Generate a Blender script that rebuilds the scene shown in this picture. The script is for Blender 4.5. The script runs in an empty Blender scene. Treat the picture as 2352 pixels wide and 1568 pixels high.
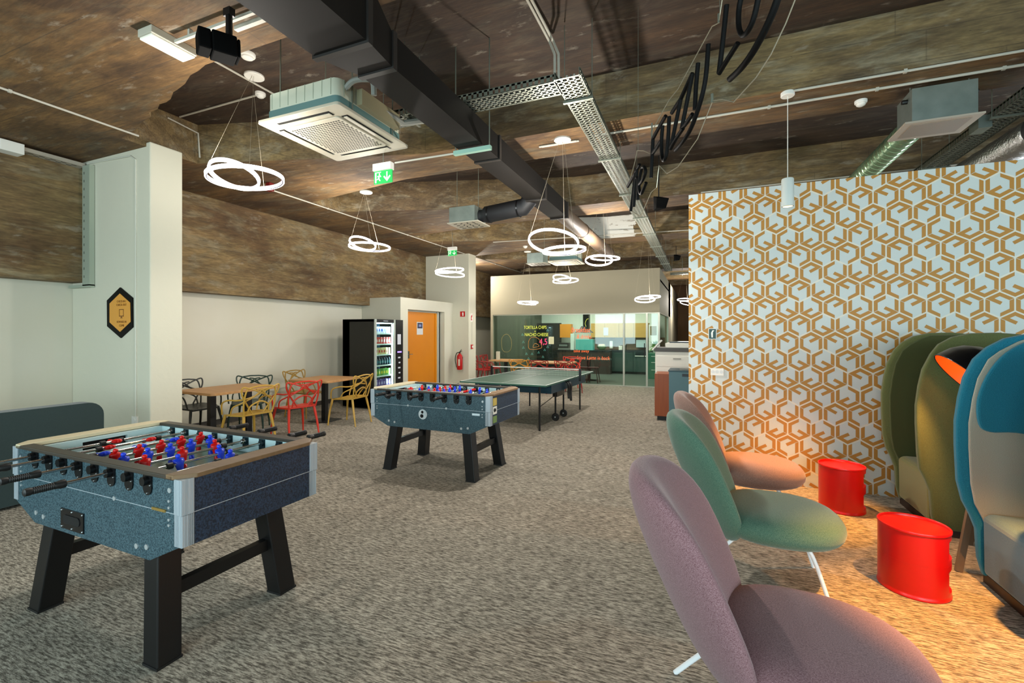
import bpy, bmesh, math, random
from mathutils import Vector, Matrix
S = bpy.context.scene
C = S.collection
PI = math.pi
rnd = random.Random(7)

# ------------------------------------------------------------------ camera
CH = 1.57                      # eye height
YAW = math.radians(22.55)
FPX = 1045.0                   # focal length for a 2352 px wide frame (16 mm)
HOR = 762.0
cam = bpy.data.cameras.new('camera'); camo = bpy.data.objects.new('camera', cam); C.objects.link(camo)
cam.lens = FPX / 2352 * 36; cam.sensor_width = 36; cam.shift_y = -(784 - HOR) / 2352; cam.clip_start = .05
camo.location = (0, 0, CH); camo.rotation_euler = (PI / 2, 0, YAW)
S.camera = camo
S.cycles.max_bounces = 8
S.view_settings.view_transform = 'Standard'; S.view_settings.look = 'None'
S.view_settings.gamma = 1; S.view_settings.exposure = 0.25; S.view_settings.use_curve_mapping = False

# ------------------------------------------------------------------ world + daylight
w = bpy.data.worlds.new('world'); S.world = w; w.use_nodes = True
bg = w.node_tree.nodes['Background']; bg.inputs[0].default_value = (.62, .8, 1, 1); bg.inputs[1].default_value = 1.0

def area(name, loc, rot, sx, sy, power, col):
    l = bpy.data.lights.new(name, 'AREA'); l.shape = 'RECTANGLE'; l.size = sx; l.size_y = sy; l.energy = power; l.color = col
    o = bpy.data.objects.new(name, l); C.objects.link(o); o.location = loc; o.rotation_euler = rot
    return o
# daylight through the windows behind the camera and in the right-hand wall
for i, x in enumerate((-5.2, -1.6, 2.0, 5.0)):
    area('daylight_south', (x, -3.35, 1.7), (math.radians(90), 0, 0), 2.6, 2.2, 135, (.74, .94, 1))
for i, y in enumerate((-1.0, 2.6, 8.0, 12.0, 17.0)):  # the last has no window, added to brighten the far passage
    area('daylight_east', (6.85, y, 1.7), (math.radians(90), 0, math.radians(90)), 2.6, 2.2, 45 if y < 5 else 110, (.9, .96, 1))
area('kitchen_ceiling_light', (-3.6, 15.6, 2.95), (0, 0, 0), 4.0, 2.4, 170, (1, .95, .84))
pl_ = bpy.data.lights.new('added_passage_fill', 'POINT'); pl_.energy = 160; pl_.shadow_soft_size = .05; pl_.color = (1, .93, .84)  # added fill for the dark gap, no fixture, hidden behind the far pillar
plo_ = bpy.data.objects.new('added_passage_fill', pl_); C.objects.link(plo_); plo_.location = (-6.75, 12.6, 3.3)

def P(u, v, x=None, y=None, z=None, t=None):
    """point of the room seen at pixel (u, v) that lies on the given plane"""
    r = (u - 1176) / FPX; k = (HOR - v) / FPX
    dx = -math.sin(YAW) + math.cos(YAW) * r; dy = math.cos(YAW) + math.sin(YAW) * r
    if t is None:
        t = x / dx if x is not None else y / dy if y is not None else (z - CH) / k
    return Vector((dx * t, dy * t, CH + k * t))

# ------------------------------------------------------------------ materials
def srgb(h):
    h = h.lstrip('#'); c = [int(h[i:i + 2], 16) / 255 for i in (0, 2, 4)]
    return tuple(x / 12.92 if x <= .04045 else ((x + .055) / 1.055) ** 2.4 for x in c) + (1,)
MC = {}
def mat(name, col, rough=.5, metal=0, emit=None, es=0, trans=0, alpha=None, noise=None, bump=None, coat=0, spec=.5, ior=1.45):
    """noise=(scale xyz, amount, colour2)  bump=(scale, strength)"""
    if name in MC: return MC[name]
    m = bpy.data.materials.new(name); m.use_nodes = True; nt = m.node_tree; n = nt.nodes; L = nt.links
    b = n['Principled BSDF']
    c = srgb(col) if isinstance(col, str) else tuple(col) + (1,)
    b.inputs['Base Color'].default_value = c; b.inputs['Roughness'].default_value = rough; b.inputs['Metallic'].default_value = metal
    b.inputs['Transmission Weight'].default_value = trans; b.inputs['Coat Weight'].default_value = coat
    b.inputs['Specular IOR Level'].default_value = spec; b.inputs['IOR'].default_value = ior
    if emit: b.inputs['Emission Color'].default_value = srgb(emit) if isinstance(emit, str) else tuple(emit) + (1,); b.inputs['Emission Strength'].default_value = es
    if noise or bump:
        tc = n.new('ShaderNodeTexCoord')
    if noise:
        sc, amt, c2 = noise[:3]
        mp = n.new('ShaderNodeMapping'); mp.inputs['Scale'].default_value = sc if isinstance(sc, tuple) else (sc,) * 3
        nz = n.new('ShaderNodeTexNoise'); nz.inputs['Scale'].default_value = 1; nz.inputs['Detail'].default_value = 5
        rp = n.new('ShaderNodeValToRGB'); rp.color_ramp.elements[0].position = .5 - amt; rp.color_ramp.elements[1].position = .5 + amt
        rp.color_ramp.elements[0].color = c; rp.color_ramp.elements[1].color = srgb(c2) if isinstance(c2, str) else tuple(c2) + (1,)
        L.new(tc.outputs['Object'], mp.inputs[0]); L.new(mp.outputs[0], nz.inputs[0]); L.new(nz.outputs[0], rp.inputs[0]); L.new(rp.outputs[0], b.inputs['Base Color'])
    if bump:
        n2 = n.new('ShaderNodeTexNoise'); n2.inputs['Scale'].default_value = bump[0]; n2.inputs['Detail'].default_value = 3
        bp = n.new('ShaderNodeBump'); bp.inputs['Strength'].default_value = bump[1]; bp.inputs['Distance'].default_value = .01
        L.new(tc.outputs['Object'], n2.inputs[0]); L.new(n2.outputs[0], bp.inputs['Height']); L.new(bp.outputs[0], b.inputs['Normal'])
    MC[name] = m
    return m

def concrete(name, axis, tan, brown, grey, plank=.42, joint=1.0, paint=None, butt=.7, pvar=.45):
    """board-marked concrete, grain along axis ('X' or 'Y')"""
    m = bpy.data.materials.new(name); m.use_nodes = True; nt = m.node_tree; n = nt.nodes; L = nt.links; b = n['Principled BSDF']
    b.inputs['Roughness'].default_value = .8
    g = n.new('ShaderNodeNewGeometry'); sp = n.new('ShaderNodeSeparateXYZ'); L.new(g.outputs['Position'], sp.inputs[0])
    def math_(op, a, bb=None, c=None):
        q = n.new('ShaderNodeMath'); q.operation = op
        for i, v in enumerate((a, bb, c)):
            if v is None: continue
            if isinstance(v, (int, float)): q.inputs[i].default_value = v
            else: L.new(v, q.inputs[i])
        return q.outputs[0]
    along, across = (sp.outputs[0], sp.outputs[1]) if axis == 'X' else (sp.outputs[1], sp.outputs[0])
    cr = math_('ADD', across, sp.outputs[2])
    def noise(sa, sc, det, off=0., dist=0.):
        cb = n.new('ShaderNodeCombineXYZ'); L.new(math_('MULTIPLY', along, sa * 1.5), cb.inputs[0]); L.new(math_('MULTIPLY', across, sc * 1.5), cb.inputs[1]); L.new(math_('MULTIPLY_ADD', sp.outputs[2], sc * 1.5, off), cb.inputs[2])
        q = n.new('ShaderNodeTexNoise'); q.inputs['Scale'].default_value = 1; q.inputs['Detail'].default_value = det; q.inputs['Distortion'].default_value = dist; q.inputs['Roughness'].default_value = .62
        L.new(cb.outputs[0], q.inputs[0]); return q.outputs[0]
    def ramp(v, p0, p1, c0, c1):
        q = n.new('ShaderNodeValToRGB'); q.color_ramp.elements[0].position = p0; q.color_ramp.elements[1].position = p1
        q.color_ramp.elements[0].color = c0; q.color_ramp.elements[1].color = c1; L.new(v, q.inputs[0]); return q.outputs[0]
    def mix(f, a, bb, mode='MIX'):
        q = n.new('ShaderNodeMix'); q.data_type = 'RGBA'; q.blend_type = mode
        for i, v in ((0, f), (6, a), (7, bb)):
            if isinstance(v, (int, float, tuple)): q.inputs[i].default_value = v
            else: L.new(v, q.inputs[i])
        return q.outputs[2]
    BW = ((0, 0, 0, 1), (1, 1, 1, 1))
    big = noise(.55, .9, 5, 3.1, .6); mid = noise(1.2, 7, 6, 9.7, .3); fine = noise(6, 38, 4, 1.3)
    col = mix(ramp(big, .38, .62, *BW), srgb(brown), srgb(tan))
    col = mix(ramp(noise(.8, 2.4, 6, 21., 1.2), .5, .72, *BW), col, srgb(grey))
    col = mix(.75, col, ramp(mid, .3, .72, (.42, .40, .38, 1), (1.4, 1.36, 1.32, 1)), 'MULTIPLY')
    col = mix(.75, col, ramp(fine, .3, .7, (.55, .54, .52, 1), (1.3, 1.3, 1.3, 1)), 'MULTIPLY')
    # planks: tone per board and joint lines
    pi = math_('FLOOR', math_('DIVIDE', cr, plank)); fr = math_('FRACT', math_('DIVIDE', cr, plank))
    wn = n.new('ShaderNodeTexWhiteNoise'); wn.noise_dimensions = '1D'; L.new(pi, wn.inputs['W'])
    col = mix(pvar, col, ramp(wn.outputs[0], 0, 1, (.68, .66, .64, 1), (1.15, 1.15, 1.15, 1)), 'MULTIPLY')
    jl = math_('LESS_THAN', fr, .02 * .42 / plank)
    al = math_('FRACT', math_('ADD', math_('DIVIDE', along, 2.4), math_('MULTIPLY', wn.outputs[0], .7)))
    jl = math_('MAXIMUM', jl, math_('MULTIPLY', math_('LESS_THAN', al, .004), butt))
    col = mix(math_('MULTIPLY', jl, .5 * joint), col, (.03, .02, .012, 1))
    # pale scuffs and dark pock marks
    col = mix(math_('MULTIPLY', ramp(noise(2.2, 5.5, 8, 40., .2), .60, .72, *BW), .4), col, (.42, .38, .30, 1))
    col = mix(math_('MULTIPLY', ramp(noise(7, 14, 3, 60., 0.), .71, .75, *BW), .8), col, (.02, .013, .008, 1))
    if paint:   # patch of leftover white paint (x0, x1, y0, y1)
        x0, x1, y0, y1 = paint
        nx = math_('MULTIPLY_ADD', noise(2.5, 2.5, 4, 77.), .5, -.25)
        xx = math_('ADD', sp.outputs[0], nx)
        f = math_('MULTIPLY', math_('MULTIPLY', math_('GREATER_THAN', xx, x0), math_('LESS_THAN', xx, x1)), math_('MULTIPLY', math_('GREATER_THAN', sp.outputs[1], y0), math_('LESS_THAN', sp.outputs[1], y1)))
        col = mix(math_('MULTIPLY', f, ramp(noise(3, 9, 7, 5.), .36, .42, (.35, .35, .35, 1), (.95, .95, .95, 1))), col, (.72, .72, .66, 1))
    L.new(col, b.inputs['Base Color'])
    bp = n.new('ShaderNodeBump'); bp.inputs['Strength'].default_value = .5; bp.inputs['Distance'].default_value = .02
    L.new(mid, bp.inputs['Height']); L.new(bp.outputs[0], b.inputs['Normal'])
    return m

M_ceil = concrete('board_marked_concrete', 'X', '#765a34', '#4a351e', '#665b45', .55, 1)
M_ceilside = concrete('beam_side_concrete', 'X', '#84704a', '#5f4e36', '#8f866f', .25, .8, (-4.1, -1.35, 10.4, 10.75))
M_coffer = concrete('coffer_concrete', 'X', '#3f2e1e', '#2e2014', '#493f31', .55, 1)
M_band = concrete('board_marked_concrete_wall', 'Y', '#85714b', '#644d30', '#8c8369', .40, .7, None, 0, .22)

def carpet():
    m = bpy.data.materials.new('woven_carpet'); m.use_nodes = True; nt = m.node_tree; n = nt.nodes; L = nt.links; b = n['Principled BSDF']
    b.inputs['Roughness'].default_value = .95; b.inputs['Specular IOR Level'].default_value = .1
    tc = n.new('ShaderNodeTexCoord')
    def nz(sx, sy, det, s=0):
        mp = n.new('ShaderNodeMapping'); mp.inputs['Scale'].default_value = (sx, sy, 1); mp.inputs['Location'].default_value = (s, s, 0)
        q = n.new('ShaderNodeTexNoise'); q.inputs['Scale'].default_value = 1; q.inputs['Detail'].default_value = det; q.inputs['Roughness'].default_value = .7
        L.new(tc.outputs['Object'], mp.inputs[0]); L.new(mp.outputs[0], q.inputs[0]); return q.outputs[0]
    def rp(v, a, bb, c0, c1):
        q = n.new('ShaderNodeValToRGB'); q.color_ramp.elements[0].position = a; q.color_ramp.elements[1].position = bb
        q.color_ramp.elements[0].color = c0; q.color_ramp.elements[1].color = c1; L.new(v, q.inputs[0]); return q.outputs[0]
    def mx(f, a, bb, mode='MULTIPLY'):
        q = n.new('ShaderNodeMix'); q.data_type = 'RGBA'; q.blend_type = mode; q.inputs[0].default_value = f
        L.new(a, q.inputs[6]); L.new(bb, q.inputs[7]); return q.outputs[2]
    base = rp(nz(16, 95, 3), .40, .60, srgb('#635d53'), srgb('#b8b0a0'))
    c = mx(.8, base, rp(nz(45, 260, 2, 5), .3, .7, (.5, .5, .5, 1), (1.3, 1.3, 1.3, 1)))
    c = mx(.8, c, rp(nz(3.2, 7, 4, 9), .3, .7, (.72, .72, .72, 1), (1.15, 1.15, 1.15, 1)))
    L.new(c, b.inputs['Base Color'])
    bp = n.new('ShaderNodeBump'); bp.inputs['Strength'].default_value = .4; bp.inputs['Distance'].default_value = .004
    L.new(nz(120, 260, 2), bp.inputs['Height']); L.new(bp.outputs[0], b.inputs['Normal'])
    return m
M_carpet = carpet()
def speckle(name, a, bb, scale=260, rough=.45):
    return mat(name, a, rough, noise=(scale, .12, bb))
M_white = mat('painted_wall', '#c9c6b2', .75, noise=(1.3, .3, '#d0cebf'))
M_wallback = mat('beige_painted_wall', '#8f8974', .75)
M_pillar = mat('painted_concrete', '#cfccb9', .7, bump=(9, .35))
M_black = mat('black_metal', '#0b0a0a', .42)
M_blackpl = mat('black_plastic', '#0d0e10', .28)
M_dark = mat('dark_duct_paint', '#171412', .6, noise=(2.5, .3, '#100e0c'), spec=.25)
M_galv = mat('galvanised_steel', '#a9b5ae', .34, .75, noise=(6, .25, '#8b9992'))
M_galv2 = mat('galvanised_tray', '#84887b', .42, .6)
M_conduit = mat('conduit_grey', '#b8b4a6', .5)
M_whitepl = mat('white_plastic', '#e6e4dc', .4)
M_whitemet = mat('white_metal', '#e9edf0', .3)
M_alu = mat('aluminium', '#c4ccd2', .38, .35, noise=((90, 90, 1), .2, '#aab4bb'))
M_chrome = mat('chrome', '#c8c8c8', .14, 1)
M_wood = mat('oak_tabletop', '#b98d5b', .5, noise=((3, 26, 3), .25, '#a2774a'))
M_glass = None
def glass(name, tint, rough=0.02, mixf=.5):
    m = bpy.data.materials.new(name); m.use_nodes = True; nt = m.node_tree; n = nt.nodes; L = nt.links
    for x in list(n): n.remove(x)
    o = n.new('ShaderNodeOutputMaterial'); t = n.new('ShaderNodeBsdfTransparent'); g = n.new('ShaderNodeBsdfGlossy'); f = n.new('ShaderNodeLayerWeight'); pw = n.new('ShaderNodeMath'); pw.operation = 'POWER'; pw.inputs[1].default_value = 5; ma = n.new('ShaderNodeMath'); ma.operation = 'MULTIPLY_ADD'; ma.inputs[1].default_value = mixf; ma.inputs[2].default_value = .035; mx = n.new('ShaderNodeMixShader')
    t.inputs[0].default_value = srgb(tint); g.inputs['Roughness'].default_value = rough; L.new(f.outputs['Facing'], pw.inputs[0]); L.new(pw.outputs[0], ma.inputs[0])
    L.new(ma.outputs[0], mx.inputs[0]); L.new(t.outputs[0], mx.inputs[1]); L.new(g.outputs[0], mx.inputs[2]); L.new(mx.outputs[0], o.inputs[0])
    return m
M_glass = glass('clear_glass', '#e6f2ec')
M_acryl = glass('clear_acrylic', '#fbfcfb', .05, .12)

# ------------------------------------------------------------------ mesh helpers
WL = {}
class MB:
    def __init__(s): s.v = []; s.f = []; s.m = []; s.mi = 0
    def add(s, vs, fs, M=None):
        o = len(s.v)
        for p in vs:
            p = Vector(p)
            s.v.append(M @ p if M is not None else p)
        for f in fs: s.f.append([i + o for i in f]); s.m.append(s.mi)
        return s
    def box(s, x0, x1, y0, y1, z0, z1, M=None):
        vs = [(x, y, z) for x in (x0, x1) for y in (y0, y1) for z in (z0, z1)]
        return s.add(vs, [(0, 1, 3, 2), (4, 6, 7, 5), (0, 4, 5, 1), (2, 3, 7, 6), (0, 2, 6, 4), (1, 5, 7, 3)], M)
    def prism(s, pts, a, b, axis='z', M=None):
        """polygon extruded from a to b along axis"""
        def q(p, h): return (p[0], p[1], h) if axis == 'z' else (p[0], h, p[1]) if axis == 'y' else (h, p[0], p[1])
        n = len(pts)
        vs = [q(p, a) for p in pts] + [q(p, b) for p in pts]
        return s.add(vs, [tuple(range(n))[::-1], tuple(range(n, 2 * n))] + [(i, (i + 1) % n, n + (i + 1) % n, n + i) for i in range(n)], M)
    def tube(s, pts, r, seg=8, closed=False, flat=None, M=None):
        """round (or flattened) tube along a path; r may be a list"""
        pts = [Vector(p) for p in pts]; n = len(pts)
        rr = r if isinstance(r, (list, tuple)) else [r] * n
        vs = []; prev = None
        for i, p in enumerate(pts):
            if closed: d = pts[(i + 1) % n] - pts[i - 1]
            else: d = pts[min(i + 1, n - 1)] - pts[max(i - 1, 0)]
            d = d.normalized() if d.length > 1e-9 else Vector((0, 0, 1))
            if prev is None:
                up = Vector((0, 0, 1)) if abs(d.z) < .9 else Vector((1, 0, 0))
                a = d.cross(up).normalized()
            else:
                a = prev - d * prev.dot(d)
                a = a.normalized() if a.length > 1e-6 else d.orthogonal().normalized()
            prev = a; b = d.cross(a).normalized()
            for k in range(seg):
                t = 2 * PI * k / seg + (PI / seg if seg == 4 else 0)
                vs.append(p + a * math.cos(t) * rr[i] * (flat or 1) + b * math.sin(t) * rr[i])
        fs = []
        for i in range(n if closed else n - 1):
            j = (i + 1) % n
            for k in range(seg):
                l = (k + 1) % seg
                fs.append((i * seg + k, i * seg + l, j * seg + l, j * seg + k))
        if not closed: fs += [tuple(range(seg))[::-1], tuple(range((n - 1) * seg, n * seg))]
        return s.add(vs, fs, M)
    def bar(s, a, b, w, h=None, M=None):
        """square bar from a to b"""
        a, b = Vector(a), Vector(b); h = h or w
        d = (b - a).normalized(); up = Vector((0, 0, 1)) if abs(d.z) < .95 else Vector((0, 1, 0))
        x = d.cross(up).normalized(); y = x.cross(d).normalized()
        vs = [q + x * sx * w / 2 + y * sy * h / 2 for q in (a, b) for sx, sy in ((-1, -1), (1, -1), (1, 1), (-1, 1))]
        return s.add(vs, [(3, 2, 1, 0), (4, 5, 6, 7), (0, 1, 5, 4), (1, 2, 6, 5), (2, 3, 7, 6), (3, 0, 4, 7)], M)
    def lathe(s, prof, seg=24, c=(0, 0, 0), M=None, caps=True):
        """profile [(r, z)] turned about z through c"""
        vs = []; n = len(prof)
        for r, z in prof:
            for k in range(seg):
                t = 2 * PI * k / seg; vs.append((c[0] + r * math.cos(t), c[1] + r * math.sin(t), c[2] + z))
        fs = [(i * seg + k, i * seg + (k + 1) % seg, (i + 1) * seg + (k + 1) % seg, (i + 1) * seg + k) for i in range(n - 1) for k in range(seg)]
        if caps: fs += [tuple(range(seg))[::-1], tuple(range((n - 1) * seg, n * seg))]
        return s.add(vs, fs, M)
    def cyl(s, a, b, r, seg=16, M=None): return s.tube([a, b], r, seg, M=M)
    def sphere(s, c, r, seg=12, rings=8, sc=(1, 1, 1)):
        prof = []
        vs = []; c = Vector(c)
        for i in range(rings + 1):
            p = PI * i / rings
            for k in range(seg):
                t = 2 * PI * k / seg
                vs.append(c + Vector((r * sc[0] * math.sin(p) * math.cos(t), r * sc[1] * math.sin(p) * math.sin(t), -r * sc[2] * math.cos(p))))
        return s.add(vs, [(i * seg + k, i * seg + (k + 1) % seg, (i + 1) * seg + (k + 1) % seg, (i + 1) * seg + k) for i in range(rings) for k in range(seg)])
    def build(s, name, mats, parent=None, smooth=False, bevel=None, world=True, sub=0):
        me = bpy.data.meshes.new(name)
        off = WL.get(parent.name, Vector()) if (parent is not None and world) else Vector()
        me.from_pydata([tuple(v - off) for v in s.v], [], s.f)
        mats = mats if isinstance(mats, (list, tuple)) else [mats]
        for m in mats: me.materials.append(m)
        if len(mats) > 1: me.polygons.foreach_set('material_index', s.m)
        bm = bmesh.new(); bm.from_mesh(me); bmesh.ops.remove_doubles(bm, verts=bm.verts, dist=1e-6); bmesh.ops.recalc_face_normals(bm, faces=bm.faces); bm.to_mesh(me); bm.free()
        if smooth:
            me.polygons.foreach_set('use_smooth', [True] * len(me.polygons))
            me.set_sharp_from_angle(angle=math.radians(40 if smooth is True else smooth))
        o = bpy.data.objects.new(name, me); C.objects.link(o)
        if parent is not None: o.parent = parent
        WL[o.name] = off.copy()
        if bevel:
            b = o.modifiers.new('bevel', 'BEVEL'); b.width = bevel; b.segments = 2; b.limit_method = 'ANGLE'
            b.harden_normals = False
        if sub:
            q = o.modifiers.new('sub', 'SUBSURF'); q.levels = sub; q.render_levels = sub
        return o
def tag(o, label=None, cat=None, group=None, kind=None):
    if label: o['label'] = label
    if cat: o['category'] = cat
    if group: o['group'] = group
    if kind: o['kind'] = kind
    return o
def thing(name, label, cat, loc=(0, 0, 0), rz=0, group=None):
    o = bpy.data.objects.new(name, None); C.objects.link(o); o.location = loc; o.rotation_euler = (0, 0, rz); o.empty_display_size = .1
    WL[o.name] = Vector(loc); return tag(o, label, cat, group)
def struct(mb, name, mats, parent=None, **k):
    o = mb.build(name, mats, parent, **k)
    if parent is None: o['kind'] = 'structure'
    return o
def single(mb, name, mats, label, cat, group=None, **k):
    """thing made of one mesh"""
    return tag(mb.build(name, mats, **k), label, cat, group)
def dup(root, loc, rz, label=None, group=None, mats=None):
    r = root.copy(); C.objects.link(r); r.location = loc; r.rotation_euler = (0, 0, rz)
    if label: r['label'] = label
    if group: r['group'] = group
    def rec(a, b):
        for ch in list(a.children):
            if ch.name not in C.objects: continue
            c = ch.copy()
            if mats and c.type == 'MESH':
                c.data = ch.data.copy()
                for i, m in enumerate(c.data.materials):
                    if m and m.name in mats: c.data.materials[i] = mats[m.name]
            C.objects.link(c); c.parent = b; rec(ch, c)
    rec(root, r)
    return r
def text(body, size, m, parent, loc, rot, name='lettering', ext=.0008, font_scale=None, align='CENTER', shear=0):
    cu = bpy.data.curves.new(name, 'FONT'); cu.body = body; cu.size = size; cu.align_x = align; cu.align_y = 'CENTER'; cu.extrude = ext; cu.shear = shear
    cu.materials.append(m)
    o = bpy.data.objects.new(name, cu); C.objects.link(o)
    bpy.context.view_layer.update()
    me = bpy.data.meshes.new_from_object(o.evaluated_get(bpy.context.evaluated_depsgraph_get())); bpy.data.objects.remove(o)
    o = bpy.data.objects.new(name, me); C.objects.link(o)
    off = WL.get(parent.name, Vector()) if parent else Vector()
    o.parent = parent; o.location = Vector(loc) - off; o.rotation_euler = rot
    if font_scale: o.scale = font_scale
    return o
def spline(pts, n=8, closed=False):
    """Catmull-Rom through pts"""
    pts = [Vector(p) for p in pts]; out = []; N = len(pts)
    rng = range(N) if closed else range(N - 1)
    for i in rng:
        p0 = pts[i - 1] if (closed or i > 0) else pts[0]; p1 = pts[i]; p2 = pts[(i + 1) % N]
        p3 = pts[(i + 2) % N] if (closed or i + 2 < N) else pts[-1]
        for k in range(n):
            t = k / n
            out.append(.5 * ((2 * p1) + (p2 - p0) * t + (2 * p0 - 5 * p1 + 4 * p2 - p3) * t * t + (3 * p1 - p0 - 3 * p2 + p3) * t ** 3))
    if not closed: out.append(pts[-1])
    return out
def rrect(w, h, r, n=5, cx=0, cy=0):
    o = []
    for sx, sy, a0 in ((1, 1, 0), (-1, 1, 90), (-1, -1, 180), (1, -1, 270)):
        for k in range(n + 1):
            a = math.radians(a0 + 90 * k / n)
            o.append((cx + sx * (w / 2 - r) + r * math.cos(a), cy + sy * (h / 2 - r) + r * math.sin(a)))
    return o

# ================================================================== THE ROOM
XL, XR, YS, YN = -7.57, 7.0, -3.5, 24.0
struct(MB().box(XL, XR + .1, YS, YN, -.06, 0), 'floor', M_carpet)
struct(MB().box(-6.27, -1.06, 13.36, 17.9, 0, .012), 'floor_kitchen', mat('kitchen_vinyl', '#59635c', .35))

# ceiling: low soffits with deep coffers between the cross beams
ZL, ZH = 3.74, 4.24
cl = MB()
def coffer(y0, k):
    ya, yb = y0 + .68, y0 + 2.94
    r = random.Random(k)
    if k == 1:  near = [(-6.0, ya + .57), (-5.62, ya + .50), (-3.72, ya)]; far = [(-3.1, yb), (-6.0, yb - .85)]
    else:       near = [(-6.0, ya + .35), (-3.9, ya)]; far = [(-2.0, yb), (-6.0, yb - 1.25)]
    if k == 1:  # ragged formwork edge
        a, b = Vector(near[1]), Vector(near[2]); nn = []
        for i in range(1, 16):
            p = a.lerp(b, i / 16); nn.append((p.x + r.uniform(-.03, .03), p.y + r.uniform(-.022, .022)))
        near = near[:2] + nn + near[2:]
    return near + [(XR, ya), (XR, yb)] + far, near, far
for k in range(-1, 8):
    y0 = 1.80 + 2.94 * (k - 1) - .02
    poly, near, far = coffer(y0, k)
    ya, yb = y0 + .68, y0 + 2.94
    yprev = y0
    # soffit below (towards the camera) and around the coffer
    low = [(XL, y0), (XR, y0), (XR, ya)] + near[::-1] + [(XL, near[0][1])]
    cl.add([(x, y, ZL) for x, y in low], [tuple(range(len(low)))])
    mid = [(XL, near[0][1]), near[0], far[-1], (XL, far[-1][1])]
    cl.add([(x, y, ZL) for x, y in mid], [(0, 1, 2, 3)])
    up = [(XL, far[-1][1])] + far[::-1] + [(XL, yb)]
    cl.add([(x, y, ZL) for x, y in up], [tuple(range(len(up)))])
    n = len(poly)
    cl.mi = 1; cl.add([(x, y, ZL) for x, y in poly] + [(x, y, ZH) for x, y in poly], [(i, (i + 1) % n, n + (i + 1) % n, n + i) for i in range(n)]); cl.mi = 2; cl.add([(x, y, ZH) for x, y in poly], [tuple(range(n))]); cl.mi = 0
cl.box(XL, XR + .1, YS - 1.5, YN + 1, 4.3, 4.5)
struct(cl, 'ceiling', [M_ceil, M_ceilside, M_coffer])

# left wall, its deep concrete edge beam and pillars
wl = MB().box(XL - .15, XL, YS, YN, 0, 4.3)
struct(wl, 'wall_left', M_white)
struct(MB().box(XL, -7.33, YS, 3.28, 2.2, ZL + .02).box(XL, -7.33, 3.64, 11.17, 2.2, ZL + .02).box(XL, -7.33, 11.6, YN, 2.12, ZL + .02), 'beam_left', M_band)
struct(MB().box(XL, XL + .015, YS, 3.28, 0, .09).box(XL, XL + .015, 3.64, 8.76, 0, .09), 'baseboard_left', mat('baseboard_dark', '#4a4640', .6))
pl = MB().prism([(-7.57, 3.28), (-5.93, 3.28), (-5.93, 3.64), (-7.57, 3.64)], 0, ZL + .05)
struct(pl, 'pillar', M_pillar, bevel=.012)
struct(MB().prism([(-7.57, 11.17), (-5.93, 11.17), (-5.93, 11.6), (-7.57, 11.6)], 0, ZL + .05), 'pillar', M_pillar, bevel=.012)
# lobby box with the door recess
lb = MB()
lb.box(-7.57, -6.44, 8.76, 8.90, 0, 2.38)
lb.box(-7.57, -6.44, 8.90, 11.17, 2.11, 2.38)
lb.box(-6.58, -6.44, 8.90, 9.05, 0, 2.11)
lb.box(-6.58, -6.44, 10.72, 11.17, 0, 2.11)
struct(lb, 'wall_lobby', M_white)
dr = thing('door_1', None, None, (-6.62, 9.2, 0)); dr['kind'] = 'structure'
M_or = mat('orange_door_paint', '#c9780c', .42, noise=(1.2, .4, '#d8870f'))
d = MB().box(-6.66, -6.61, 9.24, 10.50, .01, 2.07)
d.build('door_leaf', M_or, dr)
MB().box(-6.67, -6.575, 9.12, 9.22, 0, 2.1).box(-6.67, -6.575, 10.56, 10.66, 0, 2.1).box(-6.67, -6.6, 9.12, 10.66, 2.07, 2.11).build('door_frame', mat('door_frame_grey', '#a9ab9f', .5), dr)
MB().box(-6.66, -6.60, 9.06, 9.12, 0, 2.1).build('door_seal', mat('door_edge_brown', '#3f1a14', .5), dr)
MB().tube([(-6.61, 9.31, 1.02), (-6.56, 9.31, 1.02), (-6.56, 9.42, 1.02)], .01, 8).box(-6.612, -6.603, 9.28, 9.34, .92, 1.1).build('door_handle', M_chrome, dr, smooth=True)
MB().box(-6.61, -6.58, 10.50, 10.56, 0, 2.07).build('door_hinge_edge', mat('orange_edge', '#d98c14', .4), dr)
nb = MB(); nb.box(-6.609, -6.604, 9.66, 9.93, 1.50, 1.82); nb.mi = 1; nb.box(-6.6045, -6.602, 9.685, 9.905, 1.66, 1.80); nb.mi = 2
nb.box(-6.6035, -6.6015, 9.74, 9.85, 1.70, 1.76)
notice = single(nb, 'door_notice', [mat('paper', '#cfd3d2', .6), mat('notice_navy', '#1c2647', .5), mat('notice_blue', '#7d8ec0', .5)], 'white notice with a dark blue picture taped on the orange door', 'notice')

# far back and right-hand walls (closing the room), windows behind the camera
wb = MB().box(XL - .15, XR + .15, YN, YN + .15, 0, 4.3)
struct(wb, 'wall_back', mat('far_wall_wood', '#7a5a34', .7, noise=((3, 1, .6), .3, '#5a4024')))
def wallwin(name, fixed, along, axis, wins, z0=.6, z1=2.8, lo=0, hi=1):
    mb = MB(); e = sorted(wins); cur = lo
    def bx(a, b, c, d_):
        if axis == 'x': mb.box(a, b, fixed, fixed + .15, c, d_)
        else: mb.box(fixed, fixed + .15, a, b, c, d_)
    for a, b in e: bx(cur, a, 0, 4.3); bx(a, b, 0, z0); bx(a, b, z1, 4.3); cur = b
    bx(cur, hi, 0, 4.3)
    struct(mb, name, M_white)
    return
SW = [(-6.5, -3.9), (-2.9, -.3), (.7, 3.3), (3.9, 6.3)]
EW = [(-2.3, .3), (1.3, 3.9), (6.7, 9.3), (10.7, 13.3)]
wallwin('wall_south', YS - .15, None, 'x', SW, lo=XL - .15, hi=XR + .15)
wallwin('wall_right', XR, None, 'y', EW, lo=YS, hi=YN)
wn_ = 1
M_wf = mat('window_frame_paint', '#d8d8d0', .5)
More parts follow.
